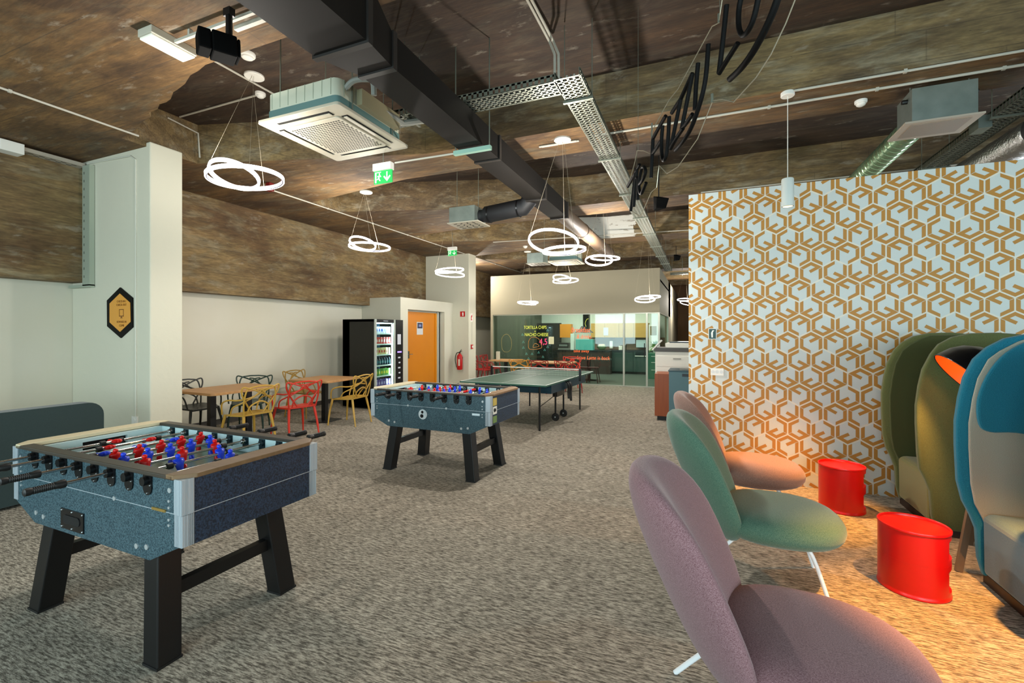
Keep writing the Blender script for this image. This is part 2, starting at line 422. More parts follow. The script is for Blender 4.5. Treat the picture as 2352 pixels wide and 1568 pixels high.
for a, b in SW + EW:
    mb = MB(); south = (a, b) in SW
    def fr(p, q, z0, z1):
        if south: mb.box(p, q, YS - .11, YS - .05, z0, z1)
        else: mb.box(XR + .05, XR + .11, p, q, z0, z1)
    fr(a, a + .06, .6, 2.8); fr(b - .06, b, .6, 2.8); fr(a, b, .6, .66); fr(a, b, 2.74, 2.8); fr((a + b) / 2 - .03, (a + b) / 2 + .03, .6, 2.8)
    o = struct(mb, 'window_%d' % wn_, M_wf); wn_ += 1
    g = MB()
    if south: g.box(a + .06, b - .06, YS - .085, YS - .08, .66, 2.74)
    else: g.box(XR + .08, XR + .085, a + .06, b - .06, .66, 2.74)
    g.build('pane', M_glass, o)

# ------------------------------------------------------------------ patterned partition
PY, PX0, PX1, PH = 5.39, -.125, 4.3, 3.08
wp = MB(); wp.box(PX0, PX1, PY, PY + .12, 0, PH)
def clip(poly):
    for ax, lim, sg in ((0, PX0, 1), (0, PX1, -1), (1, 0.0, 1), (1, PH, -1)):
        out = []; n = len(poly)
        for i in range(n):
            a, b = poly[i], poly[(i + 1) % n]
            da, db = (a[ax] - lim) * sg, (b[ax] - lim) * sg
            if da >= 0: out.append(a)
            if (da >= 0) != (db >= 0):
                t = da / (da - db); out.append((a[0] + (b[0] - a[0]) * t, a[1] + (b[1] - a[1]) * t))
        poly = out
        if len(poly) < 3: return None
    return poly
R_ = .1175; s3 = math.sqrt(3) / 2
def hexpt(k, r): a = math.radians(90 - 60 * k); return (r * math.cos(a), r * math.sin(a))
T_ = .255
def inner(r_in):  # hexagon with apothem reduced
    return [hexpt(k, r_in / s3) for k in range(6)]
o6 = [hexpt(k, (s3 - .055) / s3) for k in range(6)]      # 0 top,1 upper right,2 lower right,3 bottom,4 lower left,5 upper left
i6 = [hexpt(k, (s3 - .055 - T_) / s3) for k in range(6)]
def lp(a, b, t): return (a[0] + (b[0] - a[0]) * t, a[1] + (b[1] - a[1]) * t)
H = T_ / s3
mot = []
# upper-left and upper-right bands meeting at the top
mot.append([o6[5], o6[0], i6[0], (i6[5][0] + 0.0, i6[5][1])])
A_ = o6[1]
mot.append([o6[0], A_, (A_[0] - .866 * H, A_[1] - .5 * H), i6[0]])
# inner bar from the upper right corner back towards the centre
mot.append([(A_[0] - .866 * H, A_[1] - .5 * H), (A_[0] - 1.732 * H, A_[1]), (A_[0] - .866 * 1.12, A_[1] + H - .5 * 1.12), (A_[0] - .866 * .97, A_[1] - .5 * .97)])
# left band and lower-left band
gp = .035
mot.append([(o6[5][0], o6[5][1] - gp), (i6[5][0], i6[5][1] - gp), i6[4], o6[4]])
mot.append([o6[4], i6[4], (-.03, i6[3][1]), (-.03, o6[3][1] + .02)])
# right-hand upright
xr = o6[1][0]
mot.append([(xr, o6[1][1] - gp), (xr, o6[2][1] + .0), (xr - T_, o6[2][1] - .5 * T_ / .866 + .0), (xr - T_, o6[1][1] - gp - .577 * T_)])
r3 = random.Random(12)
wid = 2 * s3 * R_
row = 0; zc = .05
while zc < PH + R_:
    xc = PX0 - wid * .5 + (wid / 2 if row % 2 else 0) + .03
    ci = 0
    while xc < PX1 + wid:
        ci += 1; fx = (1 if (ci + row // 2) % 2 else -1) * (-1 if r3.random() < .22 else 1); fy = r3.choice((1, -1))
        hp = clip([(xc + R_ * p[0] * .985, zc + R_ * p[1] * .985) for p in o6])
        if hp: wp.mi = 1; wp.add([(p[0], PY - .0008, p[1]) for p in hp], [tuple(range(len(hp)))])
        wp.mi = 2
        for q in mot:
            pp = clip([(xc + fx * R_ * p[0], zc + fy * R_ * p[1]) for p in q])
            if pp: wp.add([(p[0], PY - .0016, p[1]) for p in pp], [tuple(range(len(pp)))])
        xc += wid
    zc += R_ * 1.5; row += 1
struct(wp, 'wall_partition', [mat('wallpaper_line', '#dcd9cb', .6), mat('wallpaper_ground', '#c6cecb', .6), mat('wallpaper_ochre', '#b07c30', .55)])
# ================================================================== FOOSBALL TABLES
M_fblue = speckle('speckled_blue_laminate', '#16303a', '#476068', 140)
M_fdark = speckle('speckled_navy_laminate', '#0e1b28', '#2a3d54', 140)
M_rail = mat('brown_top_rail', '#7d6244', .45, noise=((4, 30, 4), .25, '#6b5238'))
M_raild = mat('dark_top_rail', '#3b342c', .4)
M_sand = mat('sand_end_rail', '#cbbf9e', .5)
M_field = mat('playfield_pale', '#b9d2d4', .35)
M_red = mat('red_player_plastic', '#d0110f', .3); M_blue = mat('blue_player_plastic', '#1c3fd6', .3)
M_zinc = mat('zinc_screw', '#c9d0d2', .3, .6)
M_soft = mat('black_rubber', '#141414', .5)
def make_foosball(first):
    L_, W_, ZT = 1.55, .76, .92
    name = 'foosball_table'
    t = thing(name, 'x', 'foosball table')
    hx, hy = L_ / 2, W_ / 2
    sidem = [M_fblue, M_white]
    # long side panels with chamfered lower corners
    prof = [(-hx + .02, .60), (-hx + .02, ZT - .02), (hx - .02, ZT - .02), (hx - .02, .60), (hx - .24, .50), (-hx + .24, .50)]
    for y0, y1 in ((-hy, -hy + .03), (hy - .03, hy)):
        MB().prism(prof, y0, y1, 'y').build('side_panel', M_fblue, t)
    for x0, x1 in ((-hx, -hx + .03), (hx - .03, hx)):
        MB().box(x0, x1, -hy + .03, hy - .03, .60, ZT - .02).build('end_panel', M_fdark, t)
    MB().box(-hx + .03, hx - .03, -hy + .03, hy - .03, .60, .62).build('bottom_panel', M_fdark, t)
    # thin joint line round the cabinet
    j = MB(); zj = .745
    j.box(-hx + .03, hx - .03, -hy - .0015, -hy, zj, zj + .003).box(hx, hx + .0015, -hy + .03, hy - .03, zj, zj + .003).box(-hx + .03, hx - .03, hy, hy + .0015, zj, zj + .003)
    j.build('joint_strip', M_alu, t)
    # fluted aluminium corners
    for sx in (-1, 1):
        for sy in (-1, 1):
            c = MB(); n = 7
            for z0, z1, g in ((.60, zj - .003, 0), (zj, ZT - .015, .004)):
                X = sx * (hx + g); Y = sy * (hy + g)
                c.box(min(X, X - sx * .055), max(X, X - sx * .055), min(Y, Y - sy * .055), max(Y, Y - sy * .055), z0, z1)
                for k in range(n):
                    q = .004 + k * .0074
                    c.box(X - sx * q - .002, X - sx * q + .002, min(Y, Y + sy * .0014), max(Y, Y + sy * .0014), z0, z1)
                    c.box(min(X, X + sx * .0014), max(X, X + sx * .0014), Y - sy * q - .002, Y - sy * q + .002, z0, z1)
            c.build('corner_profile', M_alu, t)
    # top rails
    for sy in (-1, 1):
        MB().prism([(-hx + .05, sy * (hy + .012)), (hx - .05, sy * (hy + .012)), (hx - .05, sy * (hy - .05)), (-hx + .05, sy * (hy - .05))], ZT - .02, ZT).build('side_rail', M_raild, t, bevel=.004)
    for sx in (-1, 1):
        a, b = sx * (hx + .012), sx * (hx - .10)
        MB().prism([(a, -hy + .06), (sx * (hx - .05), -hy - .012), (sx * (hx - .10), -hy - .012), (b, -hy + .05), (b, hy - .05), (sx * (hx - .10), hy + .012), (sx * (hx - .05), hy + .012), (a, hy - .06)], ZT - .018, ZT + .004).build('end_rail', M_rail if sx > 0 else M_sand, t, bevel=.004)
    # inner lining and field
    f = MB(); f.box(-hx + .1, hx - .1, -hy + .03, hy - .03, .80, .805)
    f.build('playfield', mat('playfield_green', '#56705f', .3), t)
    f = MB()
    for sy in (-1, 1): f.box(-hx + .1, hx - .1, min(sy * (hy - .05), sy * (hy - .03)), max(sy * (hy - .05), sy * (hy - .03)), .805, ZT - .021)
    for sx in (-1, 1):
        x0, x1 = sorted((sx * (hx - .10), sx * (hx - .13)))
        f.box(x0, x1, -hy + .05, -.12, .805, ZT - .02).box(x0, x1, .12, hy - .05, .805, ZT - .02).box(x0, x1, -.12, .12, .88, ZT - .02)
        # sloping corner ramps
        f.add([(sx * (hx - .13), -hy + .05, .83), (sx * (hx - .13), hy - .05, .83), (sx * (hx - .27), hy - .05, .807), (sx * (hx - .27), -hy + .05, .807)], [(0, 1, 2, 3)])
    f.build('inner_lining', M_field, t)
    for sx in (-1, 1):
        x0, x1 = sorted((sx * (hx - .105), sx * (hx - .05))); MB().box(x0, x1, -.12, .12, .80, .88).build('goal_pocket', M_blackpl, t)
    # dark lining pads opposite each rod
    rx = [-.525 + .15 * i for i in range(8)]
    # rods: (players, colour, rotation)
    team = [(1, 0), (2, 0), (3, 1), (5, 0), (5, 1), (3, 0), (2, 1), (1, 1)]
    rz = ZT - .045
    rr = random.Random(3 if first else 9)
    for i, ((n, col), x) in enumerate(zip(team, rx)):
        near = i in (0, 1, 3, 5)            # this side's handles
        sh = rr.uniform(-.05, .05)
        if near: ya, yb = -hy - .285 + sh * .5, hy + .02
        else: ya, yb = -hy - .02, hy + .30 + sh * .5
        if not first: 
            if near: ya = -hy - .20 + sh * .4
        rod = MB().cyl((x, ya, rz), (x, yb, rz), .008, 10).build('rod', M_chrome, t, smooth=True)
        hd = -1 if near else 1; e = ya if near else yb
        pr = [(.010, 0), (.017, .004), (.0175, .02)] + [(q, .03 + .007 * k + z) for k in range(11) for q, z in ((.0145, 0), (.0165, .003))] + [(.0165, .112), (.02, .125), (.019, .14), (.009, .145)]
        h = MB(); Mx = Matrix.Translation((x, e, rz)) @ Matrix.Rotation(PI / 2 if hd > 0 else -PI / 2, 4, 'X') @ Matrix.Translation((0, 0, -.01))
        # handle runs inwards from the tip
        h.lathe(pr, 14, M=Mx); h.build('handle', M_soft, rod, smooth=True)
        # plates and bearings on both sides
        for sy in (-1, 1):
            p = MB(); yy = sy * hy
            out = [(x - .033, ZT - .02), (x + .033, ZT - .02)] + [(x + .033 * math.cos(a), rz - .036 + .033 * math.sin(a)) for a in [-PI * k / 8 for k in range(9)]]
            p.prism(out, min(yy, yy + sy * .006), max(yy, yy + sy * .006), 'y')
            p.cyl((x, yy + sy * .004, rz), (x, yy + sy * .028, rz), .021, 14)
            p.build('bearing_plate', M_blackpl, t, smooth=30)
            b = MB()
            for k in (-60, 60, 180):
                a = math.radians(k + 90); b.sphere((x + .026 * math.cos(a), yy + sy * .007, rz - .034 + .026 * math.sin(a)), .003, 6, 4)
            yi = sy * (hy - .052)
            b.build('plate_screws', M_zinc, t)
            q = MB().box(x - .028, x + .028, min(yi, yi + sy * .001), max(yi, yi + sy * .001), .83, ZT - .021)
            q.cyl((x, yi, rz), (x, yi - sy * .012, rz), .02, 12)
            q.build('inner_plate', mat('dark_teal_plastic', '#12262c', .3), t)
            sp = MB(); sp.tube([(x + .013 * math.cos(a), yi - sy * (.012 + .018 * a / (6 * PI)), rz + .013 * math.sin(a)) for a in [k * .5 for k in range(38)]], .0022, 5)
            if rr.random() < .75: sp.build('bumper_spring', M_chrome, rod)
        # players
        gapy = {1: 0, 2: .22, 3: .185, 5: .115}[n]
        rot = rr.choice((0, .15, -.3, 1.35, -.2, .05)) if n < 5 else rr.uniform(-.3, .3)
        if i == 0: rot = 1.45
        for k in range(n):
            y = (k - (n - 1) / 2) * gapy + (0 if n > 1 else .02) + sh
            m = MB(); Mx = Matrix.Translation((x, y, rz)) @ Matrix.Rotation(rot, 4, 'Y')
            m2 = MB()
            m2.lathe([(.004, .052), (.011, .048), (.0125, .041), (.010, .033), (.006, .029)], 10)
            body = [(.010, .018, .029), (.014, .026, .024), (.015, .027, .008), (.013, .020, -.012), (.010, .015, -.032), (.009, .013, -.05), (.014, .014, -.055), (.015, .014, -.068)]
            vs = []
            for a_, b_, z in body:
                for kk in range(10):
                    th = 2 * PI * kk / 10; vs.append((a_ * math.cos(th), b_ * math.sin(th), z))
            m2.add(vs, [(r * 10 + kk, r * 10 + (kk + 1) % 10, (r + 1) * 10 + (kk + 1) % 10, (r + 1) * 10 + kk) for r in range(7) for kk in range(10)] + [tuple(range(10)), tuple(range(70, 80))])
            m.add(m2.v, m2.f, Mx)
            m.build('player', M_blue if col else M_red, rod, smooth=50)
        b = MB()
        for sy in (-1, 1): b.cyl((x, sy * (n - 1) / 2 * gapy + sh + sy * .035, rz), (x, sy * (n - 1) / 2 * gapy + sh + sy * .06, rz), .017, 10)
        b.build('bumper', M_soft, rod, smooth=True)
    # legs and stretchers
    for sx in (-1, 1):
        for sy in (-1, 1):
            top = Vector((sx * .46, sy * (hy - .10), .61)); bot = Vector((sx * .545, sy * (hy - .05), .0))
            l = MB(); w2 = .055
            for z, p in ((0, bot), (1, top)): pass
            vs = [(p.x + a * w2, p.y + b * w2, p.z) for p in (bot, top) for a, b in ((-1, -1), (1, -1), (1, 1), (-1, 1))]
            l.add(vs, [(3, 2, 1, 0), (4, 5, 6, 7), (0, 1, 5, 4), (1, 2, 6, 5), (2, 3, 7, 6), (3, 0, 4, 7)])
            lo = l.build('leg', M_black, t, bevel=.006)
            MB().box(bot.x - .057, bot.x + .057, bot.y - .057, bot.y + .057, 0, .012).build('foot_cap', M_soft, lo)
        z = .30; f = z / .61; xx = sx * (.545 + (.46 - .545) * f); yy = hy - .05 - .05 * f
        MB().box(xx - .022, xx + .022, -yy, yy, z - .032, z + .032).build('stretcher', M_black, t)
    # screws on the long sides
    for sy in (-1, 1):
        Y = sy * hy
        def disc(x, z, r): MB().cyl((x, Y, z), (x, Y + sy * .005, z), r, 12).build('screw', M_zinc, t, smooth=30)
        for sx in (-1, 1):
            disc(sx * (hx - .26), .56, .013); disc(sx * (hx - .34), .55, .013)
            for z in (.80, .77, .715, .69): disc(sx * (hx - .09), z, .0065)
            disc(sx * (hx - .085), .85, .012); disc(sx * .25, .75, .011)
    return t, hx, hy
t1, hx, hy = make_foosball(True)
t1.location = (-2.915, 1.705, 0); t1.rotation_euler = (0, 0, math.radians(-.8))
tag(t1, 'speckled blue foosball table in the foreground beside the grey sofa, coin slot in its side', group='foosball tables')
cs = MB(); cs.box(-.245, -.025, -hy - .006, -hy, .525, .63); cs.mi = 1
cs.prism([(x, z) for x, z in rrect(.16, .045, .021, 4, -.135, .578)], -hy - .009, -hy - .005, 'y'); cs.mi = 2
for x in (-.235, -.135, -.035):
    for z in (.534, .621): cs.sphere((x, -hy - .006, z), .004, 6, 4)
cs.build('ball_return', [M_blackpl, mat('black_recess', '#020203', .6), M_zinc], t1, world=False)
MB().box(.56, .66, -hy - .006, -hy, .745, .757).build('brass_hinge', mat('brass', '#c2a25a', .35, .8), t1, world=False)
t2, hx, hy = make_foosball(False)
t2.location = (-2.76, 4.62, 0); t2.rotation_euler = (0, 0, math.radians(-1.5))
tag(t2, 'blue foosball table in mid room with a round silver emblem, nearest the ping-pong table', group='foosball tables')
em = MB(); em.cyl((-.05, -hy, .665), (-.05, -hy - .006, .665), .055, 28); em.mi = 1
em.cyl((-.06, -hy - .005, .648), (-.06, -hy - .012, .648), .02, 14); em.cyl((-.055, -hy - .005, .69), (-.055, -hy - .008, .69), .016, 14)
em.build('ball_emblem', [mat('silver_disc', '#c9d3d6', .35, .3), M_blackpl], t2, world=False, smooth=30)
ms = MB().box(.565, .655, -hy - .0025, -hy, .70, .722); ms.build('maker_plate', mat('plate_white', '#c9d8de', .5), t2, world=False)
sk = MB(); sk.box(hx, hx + .002, -hy + .065, -hy + .155, .80, .88); sk.mi = 1; sk.box(hx, hx + .002, -hy + .065, -hy + .155, .71, .79); sk.mi = 2; sk.box(hx, hx + .002, -hy + .065, -hy + .155, .62, .69)
sk.mi = 3; sk.add([(hx + .0025, -hy + .075 + a, .73 + b) for a, b in ((0, .03), (.02, .045), (.06, .035), (.065, .01), (.03, 0), (.01, .005))], [tuple(range(6))])
sk.build('instruction_sticker', [mat('sticker_yellow', '#b6a24f', .5), mat('sticker_white', '#d9dcd6', .5), mat('sticker_green', '#6f8a4a', .5), M_black], t2, world=False)

# ================================================================== PING-PONG TABLE
M_ppt = mat('table_tennis_green', '#2b5445', .5, noise=(2, .3, '#315a4a'))
M_pps = mat('teal_apron', '#12394a', .4)
pp = thing('ping_pong_table', 'green table-tennis table with white lines and a low net on thin black legs', 'table tennis table', (-2.86, 7.95, 0), math.radians(-2.6))
W2, L2 = .7625, 1.37
MB().box(-W2, W2, -L2, -.008, .735, .76).build('table_half', M_ppt, pp, world=False)
MB().box(-W2, W2, .008, L2, .735, .76).build('table_half', M_ppt, pp, world=False)
ln = MB()
for a in (-1, 1):
    ln.box(min(a * W2, a * (W2 - .02)), max(a * W2, a * (W2 - .02)), -L2, L2, .76, .7608); ln.box(-W2, W2, min(a * L2, a * (L2 - .02)), max(a * L2, a * (L2 - .02)), .76, .7608)
ln.box(-.0015, .0015, -L2, L2, .76, .7608)
ln.build('white_lines', mat('white_line_paint', '#dfe6e2', .5), pp, world=False)
nt = MB()
for k in range(3): nt.box(-W2 - .1, W2 + .1, -.002, .002, .775 + k * .04, .777 + k * .04)
for k in range(62): x = -W2 - .1 + k * (2 * W2 + .2) / 61; nt.box(x - .0012, x + .0012, -.0015, .0015, .765, .90)
net = nt.build('net', M_soft, pp, world=False)
MB().box(-W2 - .14, W2 + .14, -.004, .004, .897, .912).build('net_tape', M_whitepl, net, world=False)
for a in (-1, 1): MB().box(min(a * (W2 + .1), a * (W2 + .14)), max(a * (W2 + .1), a * (W2 + .14)), -.015, .015, .70, .912).build('net_post', M_blackpl, pp, world=False)
ap = MB()
for a in (-1, 1):
    ap.box(min(a * .70, a * .68), max(a * .70, a * .68), -.95, .95, .58, .735)
ap.box(-.70, .70, -.97, -.95, .58, .735).box(-.70, .70, .95, .97, .58, .735)
ap.build('apron', M_pps, pp, world=False)
for sx in (-1, 1):
    for sy in (-1, 1):
        MB().tube([(sx * .55, sy * 1.10, .735), (sx * .55, sy * 1.10, 0)], .016, 10).build('leg', M_black, pp, world=False, smooth=True)
        MB().tube([(sx * .50, sy * .22, .735), (sx * .50, sy * .22, .09)], .016, 10).build('wheel_strut', M_black, pp, world=False, smooth=True)
        w_ = MB(); w_.lathe([(.012, -.018), (.062, -.018), (.07, -.008), (.07, .008), (.062, .018), (.012, .018)], 20, M=Matrix.Translation((sx * .50, sy * .22, .07)) @ Matrix.Rotation(PI / 2, 4, 'X'))
        wo = w_.build('wheel', M_soft, pp, world=False, smooth=True)
        MB().lathe([(.001, -.022), (.012, -.022), (.012, .022), (.001, .022)], 10, M=Matrix.Translation((sx * .50, sy * .22, .07)) @ Matrix.Rotation(PI / 2, 4, 'X')).build('hub', M_zinc, wo, world=False)
    MB().tube([(sx * .55, -1.10, .38), (sx * .50, -.22, .46), (sx * .50, .22, .46), (sx * .55, 1.10, .38)], .006, 6).build('brace', M_black, pp, world=False)
MB().box(.44, .52, -.2, .2, .42, .58).build('lock_box', M_blackpl, pp, world=False)
st = MB()
for k, (x, y) in enumerate(((.76, -.30), (.77, -.22), (.75, -.14))):
    st.tube(spline([(x - .05, y, .72), (x + .01, y, .66), (x, y + .02, .52), (x + .01, y + .01, .42 - .03 * k)], 5), [.012] * 5 + [.02] * 11, 6)
st.build('hanging_straps', M_soft, pp, world=False, smooth=True)

# ================================================================== CAFE TABLES AND CHAIRS
M_edge = mat('oak_edge', '#8b6437', .55)
def cafe_table(loc, rz, w_, l_, posts, label, m=None):
    t = thing('cafe_table', label, 'table', loc, rz, 'wooden cafe tables')
    top = MB(); top.prism(rrect(w_, l_, .06, 5), .715, .75)
    top.build('tabletop', m or M_wood, t, world=False, bevel=.004)
    for x, y in posts:
        p = MB().box(x - .04, x + .04, y - .04, y + .04, .012, .715).build('post', M_black, t, world=False)
        MB().box(x - .2, x + .2, y - .2, y + .2, 0, .012).build('base_plate', M_black, t, world=False, bevel=.003)
        MB().box(x - .15, x + .15, y - .15, y + .15, .705, .716).build('top_plate', M_black, t, world=False)
    return t
cafe_table((-6.38, 4.58, 0), math.radians(-2), .84, 1.06, [(.02, -.28), (.02, .26)], 'long wooden cafe table partly behind the near white pillar, yellow chair at its side')
cafe_table((-6.16, 6.18, 0), math.radians(4), .86, .86, [(0, 0)], 'square wooden cafe table between two yellow chairs, beside the vending machine')
CH_M = {}
def chair_mat(n, c): CH_M[n] = mat('chair_plastic_' + n, c, .38); return CH_M[n]
for n_, c_ in (('green', '#22382e'), ('yellow', '#b9923c'), ('red', '#c32c17'), ('mustard', '#9c7a34'), ('black', '#23251f'), ('dkred', '#8f1712'), ('amber', '#c98a2a')): chair_mat(n_, c_)
def make_chair():
    """plastic armchair whose backrest is three interlacing loops; faces +x"""
    t = thing('loop_back_chair', 'x', 'chair')
    m = CH_M['green']
    seat = MB(); n = 9; vs = []; nx = 9
    def hw(u): return .215 + .035 * math.sin(PI * min(1, u * 1.05)) 
    for side in (0, 1):
        for i in range(nx + 1):
            u = i / nx; x = -.20 + .43 * u
            for j in range(n + 1):
                v = -1 + 2 * j / n; y = v * hw(u) * (1 - .10 * u ** 6)
                z = .455 - .028 * (1 - v * v) * (1 - (2 * u - 1) ** 2) - .02 * u ** 6 + .012 * (1 - u)
                vs.append((x, y, z - .022 * side))
    fs = []; a = (nx + 1) * (n + 1)
    for i in range(nx):
        for j in range(n):
            p = i * (n + 1) + j; fs.append((p, p + 1, p + n + 2, p + n + 1)); fs.append((a + p, a + p + n + 1, a + p + n + 2, a + p + 1))
    edge = [j for j in range(n + 1)] + [i * (n + 1) + n for i in range(1, nx + 1)] + [nx * (n + 1) + j for j in range(n - 1, -1, -1)] + [i * (n + 1) for i in range(nx - 1, 0, -1)]
    for k in range(len(edge)): p, q = edge[k], edge[(k + 1) % len(edge)]; fs.append((p, a + p, a + q, q))
    seat.add(vs, fs); seat.build('seat', m, t, world=False, smooth=60)
    for sx in (-1, 1):
        for sy in (-1, 1):
            if sx > 0: pts = [(.20, sy * .20, .44), (.235, sy * .235, .22), (.255, sy * .25, 0)]
            else: pts = [(-.18, sy * .19, .44), (-.225, sy * .215, .22), (-.265, sy * .225, 0)]
            MB().tube(spline(pts, 4), [.019] * 3 + [.016] * 3 + [.012] * 3, 8).build('leg', m, t, world=False, smooth=True)
    # backrest loops, mirrored: outer frame, crossing arms, low arch
    b = MB()
    r = .011
    arch = spline([(-.20, -.20, .45), (-.235, -.225, .62), (-.27, -.20, .80), (-.285, -.10, .835), (-.285, 0, .84), (-.285, .10, .835), (-.27, .20, .80), (-.235, .225, .62), (-.20, .20, .45)], 6)
    b.tube(arch, r, 7)
    for s in (-1, 1):
        b.tube(spline([(.20, s * .245, .45), (.16, s * .27, .60), (.02, s * .27, .655), (-.14, s * .235, .66), (-.23, s * .12, .69), (-.27, -s * .03, .76), (-.28, -s * .18, .82), (-.27, -s * .26, .835), (-.245, -s * .255, .74), (-.215, -s * .17, .60), (-.19, -s * .08, .47)], 6), r, 7)
        b.tube(spline([(.02, s * .245, .45), (-.06, s * .262, .56), (-.17, s * .215, .62), (-.25, s * .09, .70), (-.28, 0, .785), (-.285, -s * .08, .80)], 6), r * .9, 7)
    b.tube(spline([(-.19, -.15, .46), (-.225, -.13, .57), (-.245, 0, .63), (-.225, .13, .57), (-.19, .15, .46)], 6), r, 7)
    b.build('backrest', m, t, world=False, smooth=True)
    return t
chair0 = make_chair()
chairs = [  # x, y, facing, colour, label
    (-7.02, 4.50, 0, 'black', 'black-green loop-back chair half hidden behind the near white pillar'),
    (-6.72, 5.16, -52, 'green', 'dark green loop-back chair at the far end of the long cafe table'),
    (-5.78, 4.42, 176, 'yellow', 'yellow loop-back chair beside the red one, nearest the foreground foosball table'),
    (-5.66, 5.10, 165, 'red', 'bright red loop-back chair between two cafe tables'),
    (-6.86, 6.40, 4, 'mustard', 'brownish mustard loop-back chair against the wall behind the square cafe table'),
    (-5.56, 6.15, 186, 'yellow', 'yellow loop-back chair in front of the vending machine side'),
    (-6.08, 12.25, 0, 'dkred', 'dark red loop-back chair just past the far white pillar'),
    (-6.10, 12.98, 0, 'dkred', 'dark red loop-back chair in the corner behind another red chair'),
    (-4.45, 11.35, 100, 'amber', 'amber loop-back chair at the table before the glass wall'),
    (-3.78, 11.25, 80, 'dkred', 'red loop-back chair tucked to the middle of the table before the glass wall'),
    (-3.12, 11.3, 75, 'dkred', 'red loop-back chair at the right end of the table before the glass wall'),
    (-3.45, 12.7, -85, 'red', 'red loop-back chair behind the table before the glass wall'),
]
DKR = {'green': None}
for i, (x, y, a, c, lab) in enumerate(chairs):
    if i == 1 or False: pass
    o = dup(chair0, (x, y, 0), math.radians(a), lab, 'loop-back plastic chairs', {'chair_plastic_green': CH_M[c]} if c != 'green' else None)
    if c != 'green': pass
for ch in list(chair0.children): bpy.data.objects.remove(ch)
bpy.data.objects.remove(chair0)
cafe_table((-3.75, 11.98, 0), 0, 1.15, .8, [(0, 0)], 'wooden table in front of the glass wall, red and amber chairs round it')
cafe_table((-5.32, 12.35, 0), 0, .8, .8, [(0, 0)], 'small wooden table beside the dark red chairs at the far left of the glass wall')
# ================================================================== LOUNGE CHAIRS
def fabric(name, a, b_, sc=330):
    m = mat(name, a, .92, noise=((sc * .7, sc * 1.5, sc * 1.5), .2, b_), bump=(sc * 1.6, .12), spec=.15)
    m.node_tree.nodes['Principled BSDF'].inputs['Sheen Weight'].default_value = .25
    return m
F_pink = fabric('mauve_fabric', '#633f43', '#a38085'); F_green = fabric('sea_green_fabric', '#2f5446', '#67836f')
F_peach = fabric('dusty_brown_fabric', '#5f463f', '#97786b'); F_sand = fabric('sand_fabric', '#85714f', '#b7a27c')
def pad(mb, cx, cz, hl, hw, th, yc=0, tilt=0., wrap=0., n=40, rings=10, sq=2.3, egg=0., dome=.0, power=2.6, sq2=None):
    """upholstered superellipse cushion; long axis tilted in the xz plane"""
    ux = Vector((math.cos(tilt), 0, math.sin(tilt))); nx = Vector((-math.sin(tilt), 0, math.cos(tilt)))
    vs = []; fs = []
    R = []
    for i in range(rings + 1): R.append(math.sin(PI / 2 * i / rings))
    for side in (1, -1):
        for r in R:
            for k in range(n):
                a = 2 * PI * k / n
                ca, sa = math.cos(a), math.sin(a)
                e = 2 / (sq if ca > 0 or not sq2 else sq + (sq2 - sq) * min(1, -ca * 2))
                u = r * hl * math.copysign(abs(ca) ** e, ca); v = r * hw * math.copysign(abs(sa) ** e, sa) * (1 - egg * ca * r)
                h = side * th / 2 * (max(0, 1 - r ** power)) ** (1 / 2.2) * (1 + dome * (1 - r * r))
                p = Vector((cx, yc, cz)) + ux * u + nx * h + Vector((0, v, 0))
                p += nx * wrap * v * v * -1
                vs.append(p)
    m = (rings + 1) * n
    for s in (0, 1):
        for i in range(rings):
            for k in range(n):
                a = s * m + i * n + k; b = s * m + i * n + (k + 1) % n; c = b + n; d = a + n
                fs.append((a, b, c, d) if s == 0 else (a, d, c, b))
    return mb.add(vs, fs)
def lounge_chair(x, y, rz, fab, label):
    t = thing('lounge_chair', label, 'lounge chair', (x, y, 0), rz, 'upholstered shell lounge chairs')
    pad(MB(), .42, .378, .36, .36, .185, sq=2.4, egg=.05, dome=.05, power=5).build('seat', fab, t, world=False, smooth=180)
    pad(MB(), -.045, .625, .435, .355, .185, tilt=math.radians(115), wrap=1.1, sq=2.4, egg=-.03, sq2=3.6).build('backrest', fab, t, world=False, smooth=180)
    MB().tube(spline([(.20, -.02, .36), (.115, 0, .34), (.12, .02, .33)], 3), .03, 8).build('joint', M_black, t, world=False)
    for sx, sy in ((1, -1), (1, 1), (-1, -1), (-1, 1)):
        a = ((.52, sy * .17, .30) if sx > 0 else (.20, sy * .16, .30)); m = ((.58, sy * .20, .25) if sx > 0 else (.06, sy * .20, .16))
        b = ((.66 if sx > 0 else -.08), sy * .225, 0)
        MB().tube(spline([((.42 if sx > 0 else .3), sy * .05, .315), a, m, b], 4), .0115, 10).build('leg', M_whitemet, t, world=False, smooth=True)
    return t
lounge_chair(-.095, .50, 0, F_sand, 'sand lounge chair at the bottom edge, only the top of its back in view')
lounge_chair(-.03, 2.0, 0, F_pink, 'mauve pink lounge chair with round back, largest in the foreground')
lounge_chair(.03, 3.36, math.radians(-1), F_green, 'sea green lounge chair between the pink and the brown ones')
lounge_chair(.02, 4.45, math.radians(0), F_peach, 'dusty brown lounge chair nearest the patterned wall')

